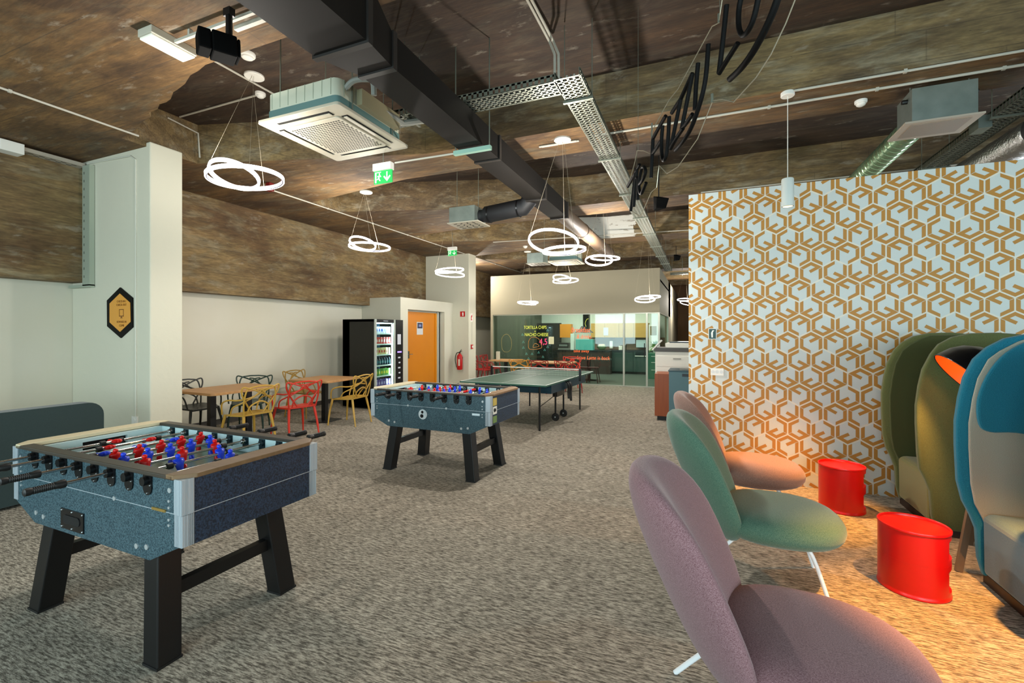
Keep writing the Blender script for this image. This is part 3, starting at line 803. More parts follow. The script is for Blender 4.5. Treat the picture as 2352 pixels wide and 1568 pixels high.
# ------------------------------------------------------------------ red drum tables
M_drum = mat('glossy_red_plastic', '#b30805', .32, coat=.1)
def drum(x, y, rz, label):
    t = thing('drum_side_table', label, 'side table', (x, y, 0), rz, 'round red side tables')
    R, Hh = .172, .395; n = 64; vs = []
    rows = [(1.0, 0), (1.02, .004), (1.02, .014), (1.0, .02)] + [(1, .03 + .008 * i) for i in range(43)] + [(1, Hh - .018), (1.02, Hh - .014), (1.025, Hh - .004), (1.015, Hh), (.99, Hh), (.975, Hh - .004), (.965, Hh - .014), (.90, Hh - .016)]
    mb = MB(); N = len(rows)
    for f, z in rows:
        for k in range(n):
            a = 2 * PI * k / n; ang = (a + PI) % (2 * PI) - PI
            r = R * f
            # two moulded door grips on one side
            for z0, z1 in ((.05, .17), (.24, .35)):
                if z0 < z < z1 and abs(ang) < .48: r -= .024 * min(1, math.cos(ang / .48 * PI / 2) * 2.5) * min(1, min(z - z0, z1 - z) / .012)
            vs.append((r * math.cos(a), r * math.sin(a), z))
    mb.add(vs, [(i * n + k, i * n + (k + 1) % n, (i + 1) * n + (k + 1) % n, (i + 1) * n + k) for i in range(N - 1) for k in range(n)] + [tuple(range(n))[::-1], tuple(range((N - 1) * n, N * n))])
    mb.build('body', M_drum, t, world=False, smooth=35)
    g = MB()
    g.lathe([(R - .001, .2045), (R + .0006, .205), (R + .0006, .206), (R - .001, .2065)], 48, caps=False); g.build('seam_ring', M_drum, t, world=False, smooth=True)
    return t
drum(1.155, 4.86, math.radians(-12), 'red drum side table nearer the patterned wall, behind the other red one')
drum(1.205, 3.53, math.radians(-14), 'red drum side table nearer the blue high-back armchair')

# ------------------------------------------------------------------ high-back armchairs
F_ol = fabric('olive_fabric', '#4c5230', '#6c7347', 420); F_olseat = fabric('olive_seat_fabric', '#67663b', '#86814f', 420); F_olin = fabric('olive_lining', '#3b4226', '#535a35', 420)
F_bl = fabric('petrol_blue_fabric', '#0d5a72', '#2a87a0', 420); F_gr = fabric('grey_melange', '#8f9184', '#b5b6a8', 420); F_bls = fabric('steel_blue_fabric', '#3d5864', '#64808a', 420)
def highback(x, y, rz, outer, inner, seatf, head, label):
    t = thing('high_back_armchair', label, 'armchair', (x, y, 0), rz)
    prof = [(-.31, .05), (-.335, .15), (-.345, .33), (-.375, .42), (-.41, .50), (-.428, .62), (-.437, .85), (-.437, 1.0), (-.42, 1.15), (-.395, 1.28), (-.345, 1.40), (-.29, 1.475), (-.21, 1.53), (-.10, 1.56), (.05, 1.565), (.20, 1.55), (.33, 1.50), (.40, 1.38), (.42, 1.1), (.41, .5), (.38, .05)]
    def offs(p, d):
        c = Vector((0, .8)); out = []
        for q in p: v = Vector(q) - c; out.append(tuple(c + v * (1 - d / v.length)))
        return out
    for s in (-1, 1):
        w_ = MB(); pin = offs(prof, .03); n = len(prof)
        ys = [s * .375, s * .365, s * .325, s * .315]
        lay = [offs(prof, .02), prof, prof, offs(prof, .02)]
        vs = [(p[0], yy - s * .0 + s * (.02 if p[0] < -.30 and p[1] > .6 else 0), p[1]) for L_, yy in zip(lay, ys) for p in L_]
        w_.add(vs, [tuple(range(n)), tuple(range(3 * n, 4 * n))[::-1]] + [(k * n + i, k * n + (i + 1) % n, (k + 1) * n + (i + 1) % n, (k + 1) * n + i) for k in range(3) for i in range(n)])
        w_.build('wing', outer, t, world=False, smooth=50, bevel=.008)
        li = [(p[0] + (.045 if p[0] < -.2 else 0), p[1] - (.0 if p[1] < 1.4 else .02)) for p in offs(prof, .0)]
        li = [(min(p[0], .30), max(p[1], .20)) for p in li]
        q = MB(); q.prism(li, s * .300, s * .318, 'y'); q.build('lining', inner, t, world=False, bevel=.008)
        if head:
            hp = spline([(-.355, 1.00, 0), (-.36, 1.16, 0), (-.30, 1.34, 0), (-.20, 1.47, 0), (-.05, 1.53, 0), (.30, 1.50, 0), (.30, .93, 0), (.05, .93, 0), (-.18, .96, 0), (-.30, .955, 0)], 4, True)
            MB().prism([(p.x, p.y) for p in hp], s * .27, s * .301, 'y').build('headrest_pad', head, t, world=False, bevel=.012)
    bk = MB().box(.27, .40, -.325, .325, .06, 1.5); bk.build('back', outer, t, world=False, bevel=.03)
    MB().box(.20, .275, -.30, .30, .40, 1.47).build('back_cushion', head if head else inner, t, world=False, bevel=.025)
    sc = MB(); sc.prism([(-.33, .08), (-.335, .43), (-.30, .455), (.2, .455), (.2, .08)], -.295, .295, 'y'); sc.build('seat', seatf, t, world=False, bevel=.02)
    MB().box(-.30, .38, -.36, .36, 0, .06).build('plinth', mat('dark_wood_plinth', '#2f2018', .5), t, world=False)
    return t
highback(1.985, 4.86, 0, F_ol, F_olin, F_olseat, None, 'olive green high-back armchair with deep wings beside the patterned wall')
highback(1.94, 3.42, 0, F_bl, F_gr, F_bls, F_bl, 'petrol blue high-back armchair with pale grey lining at the right edge')

# ------------------------------------------------------------------ tripod lamp with dome shade
tl = thing('tripod_floor_lamp', 'tripod floor lamp with a large black dome shade glowing orange inside, between the high-back armchairs', 'floor lamp', (1.80, 4.15, 0))
M_legw = mat('grey_brown_wood', '#6d5a45', .55)
apex = Vector((1.84, 4.12, 1.18))
for f in ((1.56, 3.88), (1.83, 4.40), (2.10, 3.98)):
    p = Vector((f[0], f[1], 0)); MB().bar(p, apex, .035, .028).build('leg', M_legw, tl)
    q = p.lerp(apex, .42); MB().bar(q, p.lerp(apex, .445), .055, .048).build('clamp', M_blackpl, tl)
MB().cyl((1.86, 4.12, 1.12), (1.86, 4.12, 1.24), .035, 14).build('hub', M_blackpl, tl, smooth=True)
ax = Vector((-.74, .02, -.67)).normalized()
Mq = Matrix.Translation((1.76, 4.10, 1.30)) @ ax.to_track_quat('Z', 'Y').to_matrix().to_4x4()
dome = [(.02, -.14), (.07, -.135), (.13, -.11), (.185, -.06), (.215, 0), (.228, .07), (.23, .09)]
sh = MB(); sh.lathe(dome, 40, M=Mq, caps=False)
sh.build('lamp_shade', M_blackpl, tl, smooth=True)
inn = MB(); inn.lathe([(a - .006, b + .006) for a, b in dome[:-1]] + [(.224, .09)], 40, M=Mq, caps=False)
inn.build('shade_lining', mat('orange_lining', '#e8691c', .45), tl, smooth=True)
rim = MB(); rim.tube([Mq @ Vector((.228 * math.cos(a), .228 * math.sin(a), .09)) for a in [2 * PI * k / 40 for k in range(40)]], .004, 6, closed=True); rim.build('shade_rim', M_blackpl, tl)
bl = MB(); bl.sphere(Mq @ Vector((0, 0, -.03)), .035, 14, 10); bl.build('bulb', mat('warm_bulb', '#ffffff', .5, emit=(1, .45, .14), es=45), tl, smooth=True)

# ------------------------------------------------------------------ grey settee by the left wall
F_set = fabric('slate_fabric', '#1f2b2c', '#374746', 420)
se = thing('settee', 'dark slate settee seen from behind, left of the foreground foosball table', 'sofa', (-6.1, 1.4, 0))
def rbox(x0, x1, y0, y1, z0, z1, r=.13):
    return MB().prism([(a, b) for a, b in rrect(y1 - y0, z1 - z0, r, 6, (y0 + y1) / 2, (z0 + z1) / 2)], x0, x1, 'x')
# back panel (rounded upper corners only)
pr_ = [(y, z) for y, z in rrect(2.75, .85, .13, 6, 1.32, .44)]
pr_ = [(y, z if z > .3 else .03) if True else 0 for y, z in pr_]
MB().prism(pr_, -5.80, -5.63, 'x').build('backrest', F_set, se, bevel=.02)
MB().box(-6.55, -5.81, 0.02, 2.62, .12, .44).build('seat', F_set, se, bevel=.04)
MB().box(-6.5, -5.70, -.02, .04, 0, .1).box(-6.5, -5.70, 2.58, 2.64, 0, .1).build('leg', M_black, se)

# ================================================================== VENDING MACHINE
vm = thing('vending_machine', 'tall black snack vending machine with a lit glass front by the orange door', 'vending machine', (-6.48, 7.87, 0))
vx0, vx1, vy0, vy1, vz = -6.90, -6.06, 7.41, 8.33, 1.83
MB().box(vx0, vx1 - .66, vy0, vy1, .03, vz).box(vx0, vx1 - .03, vy0, vy0 + .03, .03, vz).box(vx0, vx1 - .03, vy1 - .03, vy1, .03, vz).box(vx0, vx1 - .03, vy0, vy1, vz - .05, vz).box(vx0, vx1 - .03, vy0, vy1, .03, .34).build('cabinet', mat('black_cabinet', '#12130f', .45), vm)
fr = MB(); fr.box(vx1 - .03, vx1, vy0, vy0 + .045, .34, vz).box(vx1 - .03, vx1, vy0 + .60, vy0 + .66, .34, vz).box(vx1 - .03, vx1, vy0, vy0 + .66, .36, .42)
fr.build('door_frame', mat('satin_grey_frame', '#a6ada4', .4), vm)
MB().box(vx1 - .03, vx1, vy0 + .045, vy0 + .60, vz - .07, vz).build('header', M_blackpl, vm)
MB().box(vx1 - .03, vx1 + .004, vy0 + .66, vy1, .34, vz).build('control_panel', M_blackpl, vm)
MB().box(vx1 - .03, vx1 - .01, vy0, vy1, .03, .34).box(vx1 - .012, vx1 + .004, vy0 + .12, vy0 + .5, .12, .28).build('delivery_flap', M_blackpl, vm)
gl = MB().box(vx1 - .014, vx1 - .010, vy0 + .045, vy0 + .60, .42, vz - .07); gl.build('glass', M_glass, vm)
MB().box(vx1 - .42, vx1 - .40, vy0 + .03, vy0 + .64, .36, vz - .06).build('back_liner', mat('teal_liner', '#1c3f52', .5), vm)
MB().box(vx1 - .06, vx1 - .035, vy0 + .60, vy0 + .625, .45, vz - .1).build('light_strip', mat('cold_led', '#ffffff', .5, emit=(.72, .86, 1), es=48), vm)
MB().box(vx1 - .20, vx1 - .05, vy0 + .05, vy0 + .60, vz - .085, vz - .075).build('light_strip', mat('cold_led', '#ffffff'), vm)
kp = MB(); rk = random.Random(4)
kp.box(vx1 + .004, vx1 + .007, vy0 + .72, vy0 + .84, 1.30, 1.52); kp.mi = 1; kp.box(vx1 + .004, vx1 + .007, vy0 + .72, vy0 + .86, 1.12, 1.15); kp.mi = 0
for k in range(5): kp.box(vx1 + .004, vx1 + .007, vy0 + .74 + .02 * (k % 2), vy0 + .82, 1.00 - .11 * k, 1.03 - .11 * k)
kp.build('keypad', [mat('panel_print', '#c7cbd4', .5), mat('violet_light', '#6a4ae0', .4, emit=(.3, .2, 1), es=2)], vm)
text('VENDING', .035, mat('panel_print', '#c7cbd4'), vm, (vx1 + .001, vy0 + .33, vz - .035), (PI / 2, 0, PI / 2))
shz = [.44, .66, .88, 1.10, 1.32, 1.54]
for z in shz:
    s_ = MB().box(vx1 - .40, vx1 - .06, vy0 + .035, vy0 + .615, z - .012, z).build('shelf', mat('shelf_dark', '#1d2a38', .4), vm)
    MB().box(vx1 - .06, vx1 - .054, vy0 + .035, vy0 + .60, z - .022, z + .006).build('price_strip', mat('price_white', '#e5ecef', .4), s_)
snk = [('#d8d8ea', '#4457b0'), ('#d2342c', '#e9c7c0'), ('#d8c08a', '#b23a22'), ('#123a4c', '#2b6a78'), ('#5b9a3e', '#e0cf3c'), ('#5e3f94', '#b9a8dc')]
def pack(kind, m):
    b = MB()
    if kind == 'pouch':
        b.prism([(-.035, 0), (.035, 0), (.038, .02), (.034, .12), (.037, .14), (-.037, .14), (-.034, .12), (-.038, .02)], -.012, .012, 'y'); b.mi = 1; b.prism([(-.025, .04), (.025, .04), (.02, .095), (-.02, .095)], -.0135, -.012, 'y')
    else:
        b.lathe([(.028, 0), (.031, .006), (.031, .11), (.02, .135), (.013, .15), (.013, .165)], 12); b.mi = 1; b.lathe([(.0318, .04), (.0318, .09)], 12, caps=False)
    return b
rs = random.Random(5)
for si, z in enumerate(reversed(shz)):
    c1, c2 = snk[si]
    pm = [mat('pack_%d_a' % si, c1, .35), mat('pack_%d_b' % si, c2, .35)]
    base = None
    for j in range(7):
        for row_ in range(2):
            y = vy0 + .075 + j * .081; x = vx1 - .10 - row_ * .09
            if base is None:
                base = pack('can' if si in (3, ) else 'pouch', pm).build('snack_pack', pm, smooth=40); o = base
            else:
                o = base.copy(); C.objects.link(o)
            o.location = (x, y, z); o.rotation_euler = (0, 0, PI / 2 + rs.uniform(-.2, .2))
            cn = ['white and blue', 'red', 'tan and red', 'dark teal', 'green and yellow', 'violet'][si]
            tag(o, 'one of the %s packs on the %s shelf of the vending machine' % (cn, ['top', 'second', 'third', 'fourth', 'fifth', 'lowest'][si]), 'snack', 'packs on the %s vending shelf' % ['top', 'second', 'third', 'fourth', 'fifth', 'lowest'][si])

# ================================================================== WALL SIGNS AND FIRE SAFETY
M_fr = mat('fire_red', '#b50d0d', .35)
fe = thing('fire_extinguisher', 'red fire extinguisher with black hose hung low on the far white pillar', 'fire extinguisher', (-6.15, 11.1, 0))
fx, fy, fz = P(1057, 830, y=11.08).x, 11.05, .52
MB().lathe([(.02, 0), (.07, .01), (.078, .03), (.078, .36), (.07, .40), (.03, .44), (.022, .46)], 20, (fx, fy, fz)).build('cylinder', M_fr, fe, smooth=50)
MB().box(fx - .015, fx + .015, fy - .02, fy + .02, fz + .46, fz + .50).tube([(fx, fy, fz + .49), (fx + .08, fy - .02, fz + .53)], .008, 6).tube([(fx, fy, fz + .50), (fx + .07, fy - .02, fz + .57)], .008, 6).build('valve', M_black, fe)
MB().tube(spline([(fx, fy, fz + .48), (fx - .09, fy - .01, fz + .46), (fx - .14, fy, fz + .30), (fx - .11, fy, fz + .12), (fx - .085, fy, fz + .06)], 6), .011, 8).build('hose', M_soft, fe, smooth=True)
MB().box(fx - .0, fx + .05, fy - .081, fy - .076, fz + .12, fz + .30).build('instruction_label', mat('label_cream', '#dcd3c0', .5), fe)
MB().box(fx - .03, fx + .03, fy + .05, 11.17, fz + .3, fz + .36).build('bracket', M_black, fe)
def plate(name, mats, x0, x1, y, z0, z1, label, cat, marks=None, group=None, axis='y'):
    b = MB().box(x0, x1, y - .004, y, z0, z1)
    if marks: marks(b)
    return single(b, name, mats, label, cat, group)
a, b_ = P(1057, 715, y=11.165), P(1068, 727, y=11.165)
def mk(b, x0=a.x, x1=b_.x, z1=a.z, z0=b_.z, y=11.161):
    b.mi = 1; w_ = x1 - x0; h = z1 - z0
    b.prism([(x0 + w_ * .45, z0 + h * .15), (x0 + w_ * .7, z0 + h * .15), (x0 + w_ * .7, z0 + h * .75), (x0 + w_ * .5, z0 + h * .85), (x0 + w_ * .4, z0 + h * .6), (x0 + w_ * .45, z0 + h * .5)], y - .002, y, 'y')
plate('fire_sign', [M_fr, M_whitepl], a.x, b_.x, 11.165, b_.z, a.z, 'small square red fire extinguisher sign on the far pillar', 'sign', mk)
# alarm call point and its sign on the pillar's right-hand face
yy = P(1083, 796, x=-5.93).y; zz = P(1083, 796, x=-5.93).z
ca = thing('fire_alarm_call_point', 'round red alarm button on the narrow side of the far pillar', 'alarm', (-5.93, yy, zz))
MB().box(-5.93, -5.90, yy - .05, yy + .05, zz - .06, zz + .06).build('housing', M_fr, ca, bevel=.006); MB().cyl((-5.90, yy, zz), (-5.89, yy, zz), .035, 14).build('button', M_whitepl, ca)
zz2 = P(1083, 728, x=-5.93).z
sg = MB().box(-5.93, -5.926, yy - .06, yy + .06, zz2 - .13, zz2 + .1); sg.mi = 1; sg.prism([(yy - .04, zz2 + .02), (yy + .03, zz2 + .08), (yy + .03, zz2), (yy - .01, zz2 - .02), (yy + .03, zz2 - .09), (yy - .04, zz2 - .09)], -5.926, -5.924, 'x')
single(sg, 'alarm_sign', [M_whitepl, M_fr], 'white sign with a red figure above the alarm button on the far pillar', 'sign')
single(MB().tube([(-5.925, yy + .02, zz2 - .13), (-5.925, yy + .02, zz + .06)], .006, 6), 'alarm_conduit', M_conduit, 'thin grey conduit between alarm sign and alarm button', 'conduit')

# hexagonal column sign
hs = thing('hexagon_sign', 'tall black hexagon sign with an orange centre on the near pillar', 'sign', (P(278, 717, y=3.28).x, 3.27, 1.7))
def hx_(pts): return [(P(u, v, y=3.28).x, P(u, v, y=3.28).z) for u, v in pts]
MB().prism(hx_([(278.5, 660), (307, 684), (307.5, 751), (280, 776), (249, 749), (248.5, 690)]), 3.265, 3.279, 'y').build('frame', mat('sign_black', '#050505', .6, spec=.2), hs)
M_orp = mat('orange_panel', '#dd9a3c', .45); M_brn = mat('brown_print', '#6d3c0c', .6)
MB().prism(hx_([(279, 674), (302.5, 695), (303.5, 739), (279.5, 762), (255.5, 740), (255.5, 697)]), 3.262, 3.266, 'y').build('panel', M_orp, hs)
def tx(body, u, v, s): 
    q = P(u, v, y=3.26); text(body, s, M_brn, hs, (q.x, 3.2612, q.z), (PI / 2, 0, 0))
tx('CHECK-IN /', 278.5, 692, .036); tx('CHECK-OUT', 278.5, 700, .036); tx('REWARD IN', 279, 739, .036); tx('CLIMB', 279, 747.5, .036)
q = P(278.5, 718, y=3.26); mo = MB()
for x0, x1, z0, z1 in ((-.045, .045, .035, .043), (-.045, .045, -.045, -.035), (-.045, -.037, -.045, .043), (.037, .045, -.045, .043), (-.008, .008, -.058, -.045), (-.02, .02, -.066, -.058)):
    mo.box(q.x + x0, q.x + x1, 3.2605, 3.262, q.z + z0, q.z + z1)
mo.build('monitor_pictogram', M_brn, hs)

# fittings on the patterned wall
a, b_ = P(1627, 754, y=5.39), P(1646, 779, y=5.39)
hb = MB().box(a.x, b_.x, 5.38, 5.388, b_.z, a.z); hb.mi = 1; hb.box(a.x + .006, b_.x - .008, 5.376, 5.381, b_.z + .006, a.z - .006); hb.mi = 0
hb.prism([(a.x + .03, b_.z + .02), (a.x + .045, b_.z + .02), (a.x + .045, a.z - .04), (a.x + .06, a.z - .02), (a.x + .04, a.z - .02), (a.x + .026, b_.z + .07)], 5.374, 5.377, 'y')
single(hb, 'wall_control', [M_whitepl, mat('dark_green_face', '#123c38', .4)], 'small dark green control panel on the patterned wall', 'control panel')
a, b_ = P(1632, 845, y=5.39), P(1662, 862, y=5.39)
so = MB().box(a.x, b_.x, 5.378, 5.388, b_.z, a.z)
so.mi = 1
for k in range(3): cx_ = a.x + (b_.x - a.x) * (k + .5) / 3; so.cyl((cx_, 5.3785, (a.z + b_.z) / 2), (cx_, 5.3765, (a.z + b_.z) / 2), .018, 14)
single(so, 'wall_socket', [M_whitepl, mat('socket_grey', '#cfd2d0', .4)], 'white triple socket on the patterned wall below the control panel', 'socket')
q = P(312, 965, y=3.28)
single(MB().box(q.x - .05, q.x + .05, 3.262, 3.279, q.z - .05, q.z + .05).cyl((q.x, 3.262, q.z), (q.x, 3.258, q.z), .025, 16), 'wall_socket', M_whitepl, 'white wall socket low on the near white pillar', 'socket', smooth=30)
single(MB().tube([P(190, 378, y=3.275), P(300, 358, y=3.275), P(312, 366, y=3.275), (P(313, 700, y=3.275).x, 3.272, q.z + .04)], .010, 8), 'wall_conduit', mat('painted_conduit', '#c9c8ba', .6), 'thin conduit running down the near white pillar to a socket', 'conduit', smooth=True)
# ================================================================== RING LAMPS
M_ring = mat('ring_diffuser', '#ffffff', .4, emit=(1, .95, .96), es=5)
M_ringin = mat('ring_body_white', '#5a5862', .5, emit=(.9, .88, 1), es=.12)
def ztop(x, y):
    """height of the concrete above (x, y): beam soffit or coffer"""
    ph = (y - 1.78) % 2.94
    return ZL if (ph < .68 or x < -5.9 or (x < -4 and (ph < 1.1 or ph > 2.0))) else ZH
def ring_lamp(t_, rings, label, top=None, hh=.03, pw=70):
    """two tilted light rings; rings: (u0, u1, v0, v1, roll) measured extents at distance t_"""
    cs = [P((a + b) / 2, (c + d) / 2, t=t_ * (1 + .012 * i)) for i, (a, b, c, d, r) in enumerate(rings)]
    ctr = sum(cs, Vector()) / len(cs)
    t = thing('ring_pendant_lamp', label, 'pendant lamp', ctr, 0, 'white double ring pendant lamps')
    top = Vector(top) if top else Vector((ctr.x, ctr.y, ztop(ctr.x, ctr.y)))
    cab = []
    for i, ((u0, u1, v0, v1, roll), c) in enumerate(zip(rings, cs)):
        r = (u1 - u0) / 2 * t_ / FPX * .97
        ro = math.radians(roll)
        hpx = (v1 - v0) - hh * FPX / t_ ; wpx = u1 - u0
        k = max(.02, (hpx / wpx) ** 2 - math.sin(abs(ro)) ** 2) ** .5
        elev = math.atan2(c.z - CH, math.hypot(c.x, c.y))
        tilt = math.asin(min(.95, k)) - elev
        az = math.atan2(c.y, c.x) - PI / 2
        Mx = Matrix.Translation(c) @ Matrix.Rotation(az, 4, 'Z') @ Matrix.Rotation(ro, 4, 'Y') @ Matrix.Rotation(-tilt, 4, 'X')
        n = 64; h = hh / 2
        o = MB(); o.lathe([(r - .004, -h), (r + .004, -h), (r + .006, -h * .8), (r + .006, h * .8), (r, h)], n, M=Mx, caps=False); oo = o.build('ring', M_ring, t, smooth=50)
        q = MB(); q.lathe([(r, h), (r - .012, h * .9), (r - .012, -h * .9), (r - .004, -h)], n, M=Mx, caps=False); q.build('ring_body', M_ringin, oo, smooth=50)
        for a in ((60, 200) if i == 0 else (300,)):
            p = Mx @ Vector((r * math.cos(math.radians(a)), r * math.sin(math.radians(a)), h)); cab.append((p, p.lerp(top, .0)))
    for p, _ in cab: MB().tube([p, top + Vector((rnd.uniform(-.03, .03), rnd.uniform(-.03, .03), 0))], .0016, 4).build('suspension_cable', mat('cable_grey', '#a89c86', .5), t)
    l = bpy.data.lights.new('ring_glow', 'POINT'); l.energy = pw; l.color = (1, .93, .84); l.shadow_soft_size = .05
    lo = bpy.data.objects.new('ring_glow', l); C.objects.link(lo); lo.parent = t; lo.location = (0, 0, -.0)
    MB().lathe([(.09, -.02), (.095, -.015), (.095, 0), (.0, .0)], 24, top).build('canopy', M_whitepl, t, smooth=40)
    return t
ring_lamp(3.75, [(484, 645, 378, 439, -4), (485, 592, 366, 437, 13)], 'largest glowing double ring lamp, left of the near ceiling air conditioner', (-4.3, 3.35, ZH), .034, pw=80)
ring_lamp(7.0, [(802, 896, 555, 579, 1), (802, 864, 541, 577, 14)], 'double ring lamp hanging before the concrete beam above the cafe tables', pw=110)
ring_lamp(5.0, [(1212, 1330, 524, 587, 7), (1245, 1347, 562, 588, -3)], 'large double ring lamp under the rectangular duct above the foosball table', (-1.44, 4.95, ZL), pw=135)
ring_lamp(8.4, [(1344, 1407, 584, 612, 1), (1356, 1424, 585, 600, 3)], 'double ring lamp right of the large central one, beside the cable tray', pw=150)
ring_lamp(10.0, [(999, 1066, 613, 629, -5), (999, 1068, 621, 638, 4)], 'double ring lamp in front of the far white pillar', pw=48)
ring_lamp(11.4, [(1269, 1329, 637, 652, -3), (1269, 1312, 629, 649, 10)], 'double ring lamp high in front of the beige kitchen wall', pw=48)
ring_lamp(12.2, [(1188, 1232, 691, 701, 6), (1190, 1237, 691, 699, -1)], 'double ring lamp hanging low on the left of the beige kitchen wall', pw=48)
ring_lamp(11.0, [(1458, 1504, 679, 696, 0), (1462, 1517, 677, 688, -3)], 'double ring lamp hanging low at the right end of the beige kitchen wall', pw=48)
ring_lamp(17.5, [(1556, 1586, 684, 692, 0), (1562, 1592, 690, 702, 12)], 'farthest double ring lamp in the passage beside the kitchen', pw=170)

# ------------------------------------------------------------------ pendant spotlights
def pendant(px, py, label, en, ang):
    sp_ = thing('pendant_spotlight', label, 'pendant lamp', (px, py, 2.7))
    zt = ztop(px, py)
    MB().lathe([(.0, 0), (.052, 0), (.056, .004), (.056, .035), (.05, .04)], 24, (px, py, zt - .04)).build('canopy', M_whitepl, sp_, smooth=40)
    MB().cyl((px, py, 2.95), (px, py, zt - .03), .0035, 6).build('cord', M_whitepl, sp_)
    MB().lathe([(.040, .0), (.050, .0), (.050, .24), (.046, .25), (.0, .25)], 28, (px, py, 2.705), caps=False).build('lamp_body', mat('spot_white', '#cfd6d2', .5), sp_, smooth=40)
    MB().lathe([(.0, .02), (.040, .02)], 24, (px, py, 2.705), caps=False).build('diffuser', mat('spot_glow', '#ffffff', .5, emit=(1, .78, .5), es=6), sp_)
    sl = bpy.data.lights.new('spot_beam', 'SPOT'); sl.energy = en; sl.color = (1, .42, .09); sl.spot_size = math.radians(ang); sl.spot_blend = .6; sl.shadow_soft_size = .03
    slo = bpy.data.objects.new('spot_beam', sl); C.objects.link(slo); slo.parent = sp_; slo.location = (0, 0, -.01)
pendant(.725, 4.76, 'white cylinder pendant spotlight on a thin cord in front of the patterned wall', 680, 38)
pendant(1.52, 2.62, 'white cylinder pendant spotlight above the seating, outside the picture to the right', 900, 58)
# bulb light inside the dome shade
dl = bpy.data.lights.new('dome_bulb', 'SPOT'); dl.energy = 45; dl.spot_size = math.radians(120); dl.spot_blend = .4; dl.color = (1, .45, .13); dl.shadow_soft_size = .03
dlo = bpy.data.objects.new('dome_bulb', dl); C.objects.link(dlo); dlo.parent = tl; dlo.location = (Mq @ Vector((0, 0, .085))) - Vector(tl.location); dlo.rotation_euler = (-Vector(ax)).to_track_quat('Z', 'Y').to_euler()

# ================================================================== CEILING AIR CONDITIONERS
M_acw = mat('ac_panel_white', '#aea896', .5); M_acb = mat('ac_body_cream', '#c9ccb8', .6); M_act = mat('ac_casing_teal', '#5f7f7c', .5); M_slot = mat('slot_black', '#0c0c0b', .6)
def cassette(x0, x1, y0, y1, z, label):
    t = thing('ceiling_air_conditioner', label, 'air conditioner', ((x0 + x1) / 2, (y0 + y1) / 2, z), 0, 'ceiling cassette air conditioners')
    cx, cy = (x0 + x1) / 2, (y0 + y1) / 2; w_, h_ = x1 - x0, y1 - y0
    MB().prism(rrect(w_, h_, .03, 4, cx, cy), z, z + .025).build('panel', M_acw, t, bevel=.004)
    MB().prism(rrect(w_ - .10, h_ - .10, .05, 4, cx, cy), z + .025, z + .11).build('casing', M_act, t, smooth=30)
    bd = MB().prism(rrect(w_ - .10, h_ - .10, .07, 4, cx, cy), z + .11, z + .25)
    bd.build('insulated_body', M_acb, t, smooth=30)
    rb = MB()
    for k in range(8):
        xx = x0 + .12 + k * (w_ - .24) / 7; rb.box(xx - .002, xx + .002, y0 + .047, y1 - .047, z + .12, z + .252)
        yy = y0 + .12 + k * (h_ - .24) / 7; rb.box(x0 + .047, x1 - .047, yy - .002, yy + .002, z + .12, z + .252)
    rb.build('foam_ribs', mat('foam_shadow_line', '#a3ab98', .7), t)
    # centre grille with rounded edge and perforations
    MB().prism(rrect(w_ * .68, h_ * .68, .03, 4, cx, cy), z - .012, z).build('grille', M_acw, t, bevel=.004)
    ho = MB()
    n = 20
    for i in range(n):
        for j in range(n):
            if abs(i - 9.5) < 10 and abs(j - 9.5) < 10:
                xx = cx + (i - (n - 1) / 2) * w_ * .0305 + (w_ * .015 if j % 2 else 0); yy = cy + (j - (n - 1) / 2) * h_ * .0295
                ho.box(xx - w_ * .0095, xx + w_ * .0095, yy - h_ * .0065, yy + h_ * .0065, z - .0135, z - .0118)
    ho.build('grille_holes', M_slot, t)
    for s, ax_ in ((-1, 0), (1, 0), (-1, 1), (1, 1)):
        sl_ = MB()
        if ax_ == 0:
            a = cx + s * w_ * .395; sl_.box(a - w_ * .036, a + w_ * .036, cy - h_ * .32, cy + h_ * .32, z - .002, z + .001); f = MB().box(a - w_ * .016, a + w_ * .022, cy - h_ * .31, cy + h_ * .31, z - .012, z - .006)
        else:
            a = cy + s * h_ * .395; sl_.box(cx - w_ * .32, cx + w_ * .32, a - h_ * .036, a + h_ * .036, z - .002, z + .001); f = MB().box(cx - w_ * .31, cx + w_ * .31, a - h_ * .016, a + h_ * .022, z - .012, z - .006)
        so_ = sl_.build('air_slot', M_slot, t); f.build('flap', M_acw, so_)
    MB().box(cx - .06, cx + .02, cy - h_ * .29, cy - h_ * .27, z - .0128, z - .0119).build('badge', mat('badge_grey', '#8b8a80', .5), t)
    for sx in (-1, 1):
        for sy in (-1, 1): MB().cyl((cx + sx * (w_ / 2 - .04), cy + sy * (h_ / 2 - .2), z + .03), (cx + sx * (w_ / 2 - .04), cy + sy * (h_ / 2 - .2), ztop(cx, cy + sy * (h_ / 2 - .2))), .006, 6).build('threaded_rod', M_galv2, t)
    return t
ac1 = cassette(-3.45, -2.57, 2.71, 3.63, 3.32, 'large square ceiling air conditioner beside the dark rectangular duct')
pz = MB().tube(spline([(-2.66, 2.86, 3.50), (-2.55, 2.84, 3.55), (-2.46, 2.86, 3.56), (-2.40, 2.90, 3.55), (-2.40, 2.92, 3.45)], 5), .022, 8).tube([(-2.60, 3.0, 3.52), (-2.55, 3.5, 3.50), (-2.4, 3.62, 3.55)], .03, 8)
pz.build('drain_pipe', mat('pipe_grey', '#8d9089', .5), ac1, smooth=True)
MB().box(-2.60, -2.545, 2.95, 3.45, 3.42, 3.55).build('valve_box', mat('box_khaki', '#8f8a6e', .5), ac1)
cassette(-3.5, -2.72, 10.6, 11.4, 3.29, 'far ceiling air conditioner before the kitchen wall')

